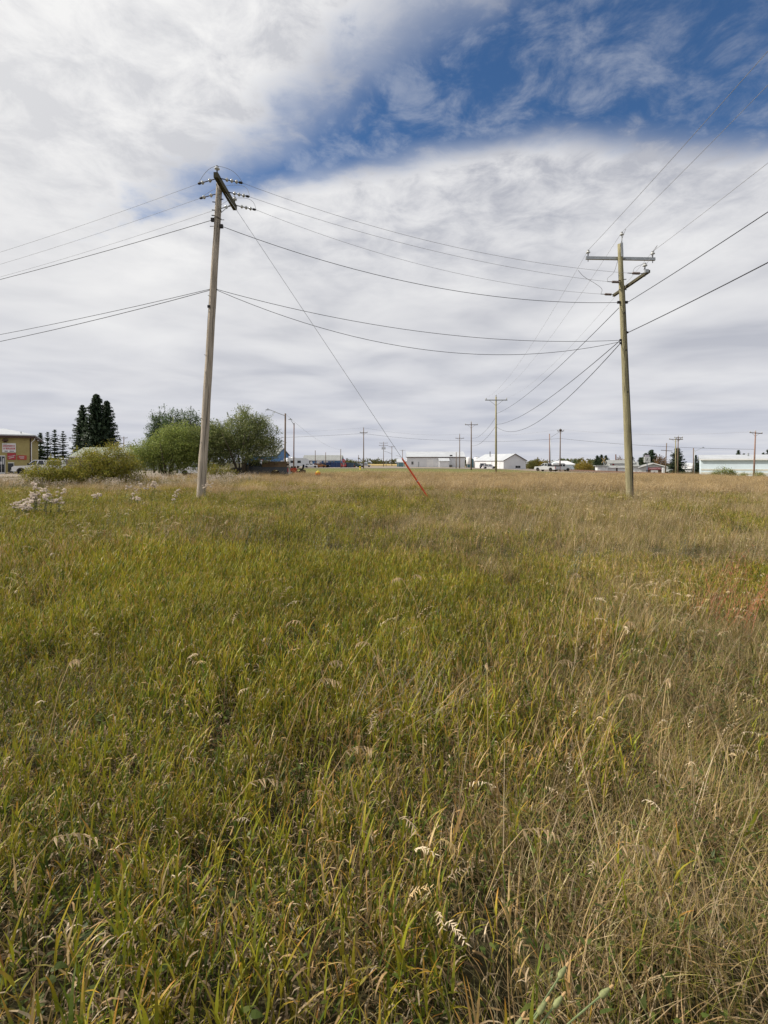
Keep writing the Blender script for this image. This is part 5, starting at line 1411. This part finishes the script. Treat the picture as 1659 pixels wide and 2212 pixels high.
def spruce(label, px, D, top, rb, nw=40, nb=9, seed=1, grp='spruces', low=.06, bare=False):
    r = np.random.default_rng(seed)
    x = PX(px, D); zb = gz(x, D); H = PZ(top, D) - zb
    t = thing('spruce_tree', label, 'tree', (x, D, zb), 0, grp)
    C_, A_, E_, S_, T_ = [], [], [], [], []
    brs = MB()
    for i in range(nw):
        f = low + (1 - low) * (i + r.random() * .6) / nw
        z = H * f; rad = rb * ((1 - f) ** .66) * (.95 if f < .9 else 1.0) + .12
        for j in range(nb):
            a = 6.283 * (j + r.random()) / nb; L = rad * (.45 + .62 * r.random()); slope = -.28 * (1 - f) + .35 * f * f + r.normal(0, .08)
            k = max(5, int(13 * L / max(rb, 1e-3)) + 3)
            u = np.linspace(.12, 1, k)
            dz_ = slope * L * u + .12 * L * u * u
            px_ = L * u * math.cos(a); py_ = L * u * math.sin(a)
            tone = .7 + .6 * r.random()
            if i % 2 == 0 and j % 2 == 0: brs.tube([(0, 0, z), (px_[-1] * .8, py_[-1] * .8, z + dz_[-1] * .8)], [.035 * H / 10, .01], 4, False)
            for m_ in range(k):
                for s in (-1, 1, 0):
                    C_.append((px_[m_], py_[m_], z + dz_[m_] - (.05 if s else .12) * L)); A_.append(a + s * (.8 + .3 * r.random())); E_.append(-.25 + r.normal(0, .25) - (.7 if s == 0 else 0)); S_.append(.34 * rb / 2.6 * (1.25 - .45 * u[m_]) * (.7 + .5 * r.random())); T_.append(tone * (.8 + .4 * r.random()))
    C_ = np.array(C_); n = len(C_)
    V = rot_quads(C_, np.array(S_) * 1.5, .42, np.array(A_), np.array(E_), r.random(n) * .8 - .4)
    pal = np.array([(0.051, 0.080, 0.042), (0.067, 0.099, 0.048), (0.042, 0.067, 0.042)])[r.integers(0, 3, n)]
    link('crown', quad_mesh('crown', V, pal * np.array(T_)[:, None]), L_needle, t)
    brs.build('branches', M_bark, t)
    MB().tube([(0, 0, -.2), (0, 0, H * .5), (0, 0, H * .98)], [.02 * H * .9 + .05, .012 * H, .02], 8).build('trunk', M_bark, t, True)
    return t
spruce('tallest dark spruce in the trio behind the bungalow', 208, 112, 852, 4.9, 46, 10, 1)
spruce('left spruce of the trio behind the bungalow', 177.5, 114, 876, 3.9, 38, 9, 2)
spruce('right spruce of the trio behind the bungalow', 231, 115, 866, 4.3, 42, 9, 3)
for i, (px, tp_) in enumerate(((87, 934), (103, 932), (118.3, 927), (136, 930))):
    spruce('small dark spruce beside the tan shop, %s from the left' % ('first', 'second', 'third', 'fourth')[i], px, 128 + i, tp_, (2.6, 2.0, 2.4, 2.3)[i], (22, 20, 19, 17)[i], 8, 10 + i)
tree('broadleaf_tree', 'dull green tree squeezed behind the tan shop corner', PX(71, 135), 135, [(0, 0, 4, 2, 2, 3.5), (1, 0, 3, 2, 2, 2.6)], [([(0, 0, -.2), (0, 0, 4)], .2, .05)], 3500, .3, WIL[:3], seed=90, clump=.35)
tree('broadleaf_tree', 'small dark tree right of the bungalow roof', PX(278, 140), 140, [(0, 0, 4, 1.5, 1.5, 2.8)], [([(0, 0, -.2), (0, 0, 4)], .2, .05)], 2200, .3, POP, seed=91, clump=.3)
for i, (px, D, tp_, rb, lab) in enumerate(((1290, 210, 984, 2.9, 'left spruce of the clump left of the white house'), (1299, 208, 982, 3.0, 'middle spruce of the clump left of the white house'), (1309, 206, 983.5, 3.0, 'right spruce of the clump left of the white house'),
                                          (1396, 188, 979, 4.0, 'broad dark spruce behind the pole sign'), (1407, 186, 972, 4.6, 'tall broad spruce behind the hall roof'), (1384, 196, 988, 3.2, 'short spruce left of the pole sign'), (1463, 130, 968, 3.4, 'dark spruce standing behind the pair of poles'),
                                          (1503, 215, 983, 2.4, 'small pointed spruce above the two bay garage'), (1352, 205, 989, 2.2, 'small spruce behind the white house chimney'), (1366, 205, 986, 2.4, 'spruce close to the greenish pole above the roof'),
                                          (1595, 190, 972, 3.0, 'spruce top behind the warehouse roof, middle'), (1607, 192, 979, 2.4, 'smaller spruce top behind the warehouse roof'), (1649, 170, 978, 2.6, 'spruce top behind the warehouse roof near the right edge'), (1661, 168, 969, 3.2, 'large spruce top cut by the right edge'),
                                          (1513, 230, 984, 3.0, 'rounded spruce top at the warehouse corner'), (1546, 235, 985, 3.6, 'low spruce top over the warehouse roof'))):
    spruce(lab, px, D, tp_, rb, 24, 8, 40 + i, 'spruces on the right')
# far woodland strip
r = np.random.default_rng(5)
bl = []
for i in range(170):
    xx_ = -330 + 660 * r.random(); yy_ = 640 + 160 * r.random(); hh = 3.5 + 4.5 * r.random() * (1.2 if abs(xx_) > 40 else .9)
    bl.append((xx_, yy_, hh * .45, 5 + 6 * r.random(), 5, hh * .55))
o = link('far_woodland', crown_mesh(bl, 26000, 1.6, OLV + RUS[1:2] + POP[:1], seed=6, clump=1.1, per=16, asp=.7), L_leaf)
tag(o, 'low olive brown woodland along the far horizon', 'woodland', kind='stuff')

# ------------------------------------------------------------------ single plants in the field
fluff_v = []
for i in range(4):
    r = np.random.default_rng(100 + i); n = 46
    d = r.normal(size=(n, 3)); d /= np.linalg.norm(d, axis=1)[:, None]; d[:, 2] *= .7
    c = d * .026 * (.6 + .5 * r.random(n))[:, None]
    V = rot_quads(c, np.full(n, .03), .55, r.random(n) * 6.28, r.normal(0, .8, n), r.random(n) * 3.1)
    me = quad_mesh('seed_head', V, np.array([(.74, .66, .58), (.66, .57, .50), (.82, .75, .67)])[r.integers(0, 3, n)]); me.materials.append(L_fluff); fluff_v.append(me)

def thistle(label, px, py, D, nst, H, spread, seed):
    rr = random.Random(seed); x = PX(px, D)
    t = thing('thistle_plant', label, 'thistle', (x, D, gz(x, D)), 0, 'thistles gone to seed')
    out = []
    for i in range(nst):
        a = rr.uniform(0, 6.283); s = spread * math.sqrt(rr.random()); bx, by = s * math.cos(a), s * math.sin(a) * .7; h = H * rr.uniform(.75, 1.1)
        lx, ly = rr.uniform(-.12, .16), rr.uniform(-.1, .1)
        MB().tube([(bx, by, 0), (bx + lx * .4, by + ly * .4, h * .55), (bx + lx, by + ly, h)], [.006, .005, .004], 5).build('stem', mat('thistle_stem', (.16, .15, .06), .8, .2, 5), t)
        for q in range(7):
            f = .15 + .1 * q
            leaf_pts((bx + lx * f, by + ly * f, h * f), rr.uniform(0, 6.28), rr.uniform(.1, .9), rr.uniform(.10, .20), .035, rr.uniform(.6, 1.6), 4, (.09, .12, .04), (.14, .14, .06), out)
        for q in range(rr.randint(4, 7)):
            o = link('seed_head', fluff_v[rr.randint(0, 3)], None, t); o.location = (bx + lx + rr.uniform(-.09, .09), by + ly + rr.uniform(-.08, .08), h + rr.uniform(-.13, .05)); s_ = rr.uniform(.8, 1.5); o.scale = (s_, s_, s_ * .8); o.rotation_euler = (rr.uniform(-.5, .5), rr.uniform(-.5, .5), rr.uniform(0, 6))
    link('foliage', emit('foliage', out, L_grass), None, t)
for i, a in enumerate((('tallest pale thistle clump at the left edge of the field', 88, 0, 13.6, 6, .86, .22), ('wide pale thistle clump right of the tallest one', 113, 0, 13.2, 6, .74, .30), ('lower thistle clump left below the tallest one', 58, 0, 12.4, 6, .62, .25), ('lowest thistle clump nearest the left edge', 40, 0, 12.0, 5, .55, .2),
                       ('thistle clump in the middle of the left cluster', 80, 0, 12.6, 5, .68, .2), ('single thistle between the left cluster and the pole', 204, 0, 14.5, 2, .62, .1), ('thistle left of the weathered pole', 272, 0, 15.5, 3, .70, .2),
                       ('pale thistle nearer to the weathered pole', 322, 0, 16.5, 5, .80, .25), ('small thistle beside the weathered pole base', 370, 0, 15.5, 2, .65, .12), ('low thistle in front of the weathered pole', 300, 0, 14.0, 2, .48, .1), ('thistle right of the weathered pole base', 452, 0, 18.0, 3, .75, .15))):
    thistle(a[0], a[1], a[2], a[3], a[4], a[5], a[6], 200 + i)

# thistle and weed band in front of the shrubs
th_v = []
for i in range(4):
    out = blade_tuft(30, .3, .3, .75, [(.10, .12, .045), (.13, .14, .06), (.16, .15, .08)], (.02, .035), (0, .7), (.2, 1.2), 0, 3)
    for q in range(12):
        a = ru(0, 6.283); rr_ = .3 * math.sqrt(random.random()); c = (.52, .45, .38)
        for w_ in range(5): leaf_pts((rr_ * math.cos(a), rr_ * math.sin(a), ru(.55, .8)), ru(0, 6.28), ru(-.4, 1.2), .045, .035, .5, 2, c, c, out)
    th_v.append(emit('weed_clump', out, L_grass))
n = 520
x = rng.uniform(-30, -9, n); y = 26 + rng.random(n) * 11 + .25 * (x + 18)
p, rt, sc_ = place(x, y, .1, .7, 1.1)
scatter('roadside_weeds', 'band of pale seeding weeds along the foot of the shrubs', th_v, p, L_grass, rt, sc_)

def brome(label, px, py, D, zhead, lean_az, seed, L=.16, c=(.66, .53, .35), n=9, H=None):
    """single dry brome stalk: PX,PY is where its head shows at distance D"""
    rr = random.Random(seed); random.seed(seed)
    hd = PT(px, py, D); H_ = hd.z - gz(hd.x, D)
    off = Vector((math.cos(lean_az), math.sin(lean_az), 0)) * H_ * .42
    base = hd - off; base.z = gz(base.x, base.y)
    t = thing('brome_stalk', label, 'grass stalk', base, 0, 'dry brome stalks with seed heads')
    top = hd - base
    pts = [Vector((0, 0, 0)), Vector((top.x * .25, top.y * .25, top.z * .45)), Vector((top.x * .6, top.y * .6, top.z * .82)), top]
    MB().tube(pts, [.0022, .002, .0017, .0013], 5).build('stem', mat('dry_stem', (.42, .30, .14), .7, .15, 8), t)
    for i in range(n):
        u = i / n; out = []
        a = lean_az + (1 if i % 2 else -1) * rr.uniform(.2, .9)
        p0 = np.array(top) + np.array([math.cos(lean_az) * L * u, math.sin(lean_az) * L * u, L * (.25 * u - .55 * u * u)])
        dd = rr.uniform(-1.2, -.5) - .5 * u
        leaf_pts(p0, a, dd, rr.uniform(.030, .046), .009, .25, 3, c, tuple(min(1, k_ * 1.2) for k_ in c), out)
        leaf_pts(p0, a, dd, rr.uniform(.028, .042), .008, .15, 3, c, tuple(min(1, k_ * 1.2) for k_ in c), out, 1.5)
        link('spikelet', emit('spikelet', out, L_grass), None, t)
    MB().tube([top, top + Vector((math.cos(lean_az) * L * .5, math.sin(lean_az) * L * .5, L * (.125 - .14))), top + Vector((math.cos(lean_az) * L, math.sin(lean_az) * L, -L * .3))], [.0013, .001, .0008], 5).build('head_axis', mat('dry_stem', (.4, .3, .2)), t)
for i, (px, py, D, az, lab) in enumerate(((648, 1342, 3.05, 2.6, 'pale brome head standing alone in the middle left grass'), (797, 1390, 2.75, 2.4, 'pale drooping brome head just above the tangled stalks'), (712, 1432, 2.6, .9, 'small brome head left of the tangled stalks'), (690, 1468, 2.45, .3, 'thin golden brome head low left of the tangled stalks'),
                                         (748, 1622, 1.95, .6, 'golden brome head on a long slanting stem at centre'), (1208, 1428, 2.6, .5, 'bright brome head right of the tangled stalks'), (1352, 1345, 3.0, .6, 'brome head in the dry right hand grass'), (1440, 1472, 2.45, .9, 'brome head low in the right hand grass'), (1352, 1502, 2.35, .4, 'brome head beside the lower right one'),
                                         (1130, 1792, 1.62, .1, 'large pale nodding brome head at lower centre right'), (1345, 1828, 1.55, .1, 'large nodding brome head farthest right at the bottom'), (118, 1808, 1.6, .3, 'brome head at the lower left edge'), (893, 1243, 3.8, .8, 'upper brome head of the pair in mid grass'), (868, 1250, 3.7, 2.4, 'lower brome head of the pair in mid grass'), (150, 1432, 2.6, 1.6, 'brome head in the green grass near the left edge'), (1052, 1440, 2.6, 1.4, 'slim brome head between tangled stalks and the bright one'), (540, 1690, 1.85, .4, 'faint brome head in the lower left middle'), (1240, 1240, 3.7, .8, 'distant brome head in the right middle grass'))):
    brome(lab, px, py, D, 0, az, 300 + i, L=.10 + .03 * (D < 2), n=8)
random.seed(11)

def weed_stalks(name, label, cat, x, y, n, H, cols, spread, lean, seed, leaves=8, lw=.01, ll=.05, flat=0.):
    """clump of branching weed stems"""
    rr = random.Random(seed); random.seed(seed); t = thing(name, label, cat, (x, y, gz(x, y)))
    for i in range(n):
        a = rr.uniform(0, 6.283); s = spread * math.sqrt(rr.random()); bx, by = s * math.cos(a), s * math.sin(a)
        az = lean + rr.gauss(0, .6); h = H * rr.uniform(.7, 1.1); out = []
        el = math.pi / 2 - rr.uniform(.05, .35) - flat * rr.uniform(.5, 1)
        c = rr.choice(cols)
        leaf_pts((bx, by, .0 if not flat else rr.uniform(.1, .3)), az, el, h, .006 if not flat else .0028, .3, 5, c, c, out)
        leaf_pts((bx, by, .0 if not flat else .2), az, el, h, .006 if not flat else .0028, .3, 5, c, c, out, 1.57)
        d_ = el; p = np.array([bx, by, 0. if not flat else .2])
        for q in range(leaves):
            p = p + h / leaves * np.array([math.cos(d_) * math.cos(az), math.cos(d_) * math.sin(az), math.sin(d_)]); d_ -= .3 / leaves
            for w_ in range(3):
                c2 = rr.choice(cols); leaf_pts(p, az + rr.uniform(-2.4, 2.4), d_ - rr.uniform(.0, 1.0), ll * rr.uniform(.6, 1.3), lw, rr.uniform(.1, .9), 2, c2, c2, out)
        link('stem', emit('stem', out, L_grass), None, t)
    return t
SAGE = [(.20, .21, .13), (.25, .25, .17), (.17, .18, .10), (.28, .25, .16)]
for i, (px, D, H, lab) in enumerate(((545, 8.6, .62, 'grey green sagewort clump in the middle left of the field'), (515, 9.2, .55, 'sagewort clump just left of the grey green one'), (690, 8.2, .55, 'thin sagewort clump near the field centre'), (412, 9.5, .6, 'sagewort clump in front of the weathered pole'), (200, 8.0, .5, 'sagewort clump left in the green grass'), (1215, 6.4, .62, 'tan sagewort clump right of centre'), (1480, 7.8, .6, 'sagewort clump in the right hand grass'), (1130, 11., .6, 'sagewort clump in the grass behind the tan one'), (240, 10.5, .6, 'brownish sagewort clump behind the left one'), (760, 10.5, .66, 'brownish sagewort clump left of the guy guard'), (424, 18.6, .75, 'sagewort clump against the base of the weathered pole'), (1373, 21.6, .7, 'dark sagewort clump against the base of the greenish pole'))):
    weed_stalks('sagewort', lab, 'weed', PX(px, D), D, 8, H, SAGE, .16, .4, 400 + i, 9, .008, .035)
weed_stalks('red_stemmed_weed', 'reddish sprawling weed at the right edge of the field', 'weed', PX(1615, 4.4), 4.4, 34, .60, [(.42, .13, .07), (.46, .20, .10), (.34, .15, .08)], .45, .3, 450, 10, .004, .05, .35)
weed_stalks('fallen_stalks', 'tangle of thin dry grey stalks lying in the grass', 'dead stalks', PX(850, 2.7), 2.75, 24, .46, [(.30, .25, .18), (.25, .20, .14), (.34, .28, .20)], .28, .5, 451, 8, .0018, .025, .9)

# salsify at the bottom edge
x, y = PX(1195, 1.22), 1.19
t = thing('salsify_plant', 'pale green salsify plant with closed buds at the bottom edge', 'weed', (x, y, 0))
SG = (.20, .245, .10); random.seed(77)
for i, (dx_, dy_, z_, bl_) in enumerate(((-.04, .02, .24, 1), (.0, .03, .245, 1), (.12, .05, .25, 1.25), (.03, .08, .265, .9), (-.10, .0, .22, .8))):
    p0 = Vector((-.19, -.03, .10)); p2 = Vector((dx_, dy_, z_)); p1 = p0.lerp(p2, .5) + Vector((0, -.015, .02))
    sm = MB().tube([p0, p1, p2], [.0022, .0018, .0022], 6).build('stem', mat('salsify_stem', (.19, .235, .10), .6, .2, 9), t)
    d_ = (p2 - p1).normalized()
    b_ = MB().lathe([(.003, 0), (.0065, .005), (.007, .013), (.0045, .025), (.0024, .033)], p2, 10, d_).build('bud', mat('salsify_bud', (.24, .26, .11), .6, .25, 30), t, True)
    MB().lathe([(.0026, 0), (.0034, .004), (.003, .011), (.001, .014)], p2 + d_ * .031, 8, d_).build('bud_tip', mat('salsify_tip', (.46, .30, .14), .7, .1, 6), b_)
for i in range(9):
    out = []; leaf_pts((ru(-.01, .02), ru(-.02, .02), ru(.08, .17)), random.gauss(.4, .7), ru(.1, .6), ru(.09, .18), .008, ru(.6, 1.8), 6, SG, (.26, .29, .13), out)
    link('leaf', emit('leaf', out, L_grass), None, t)
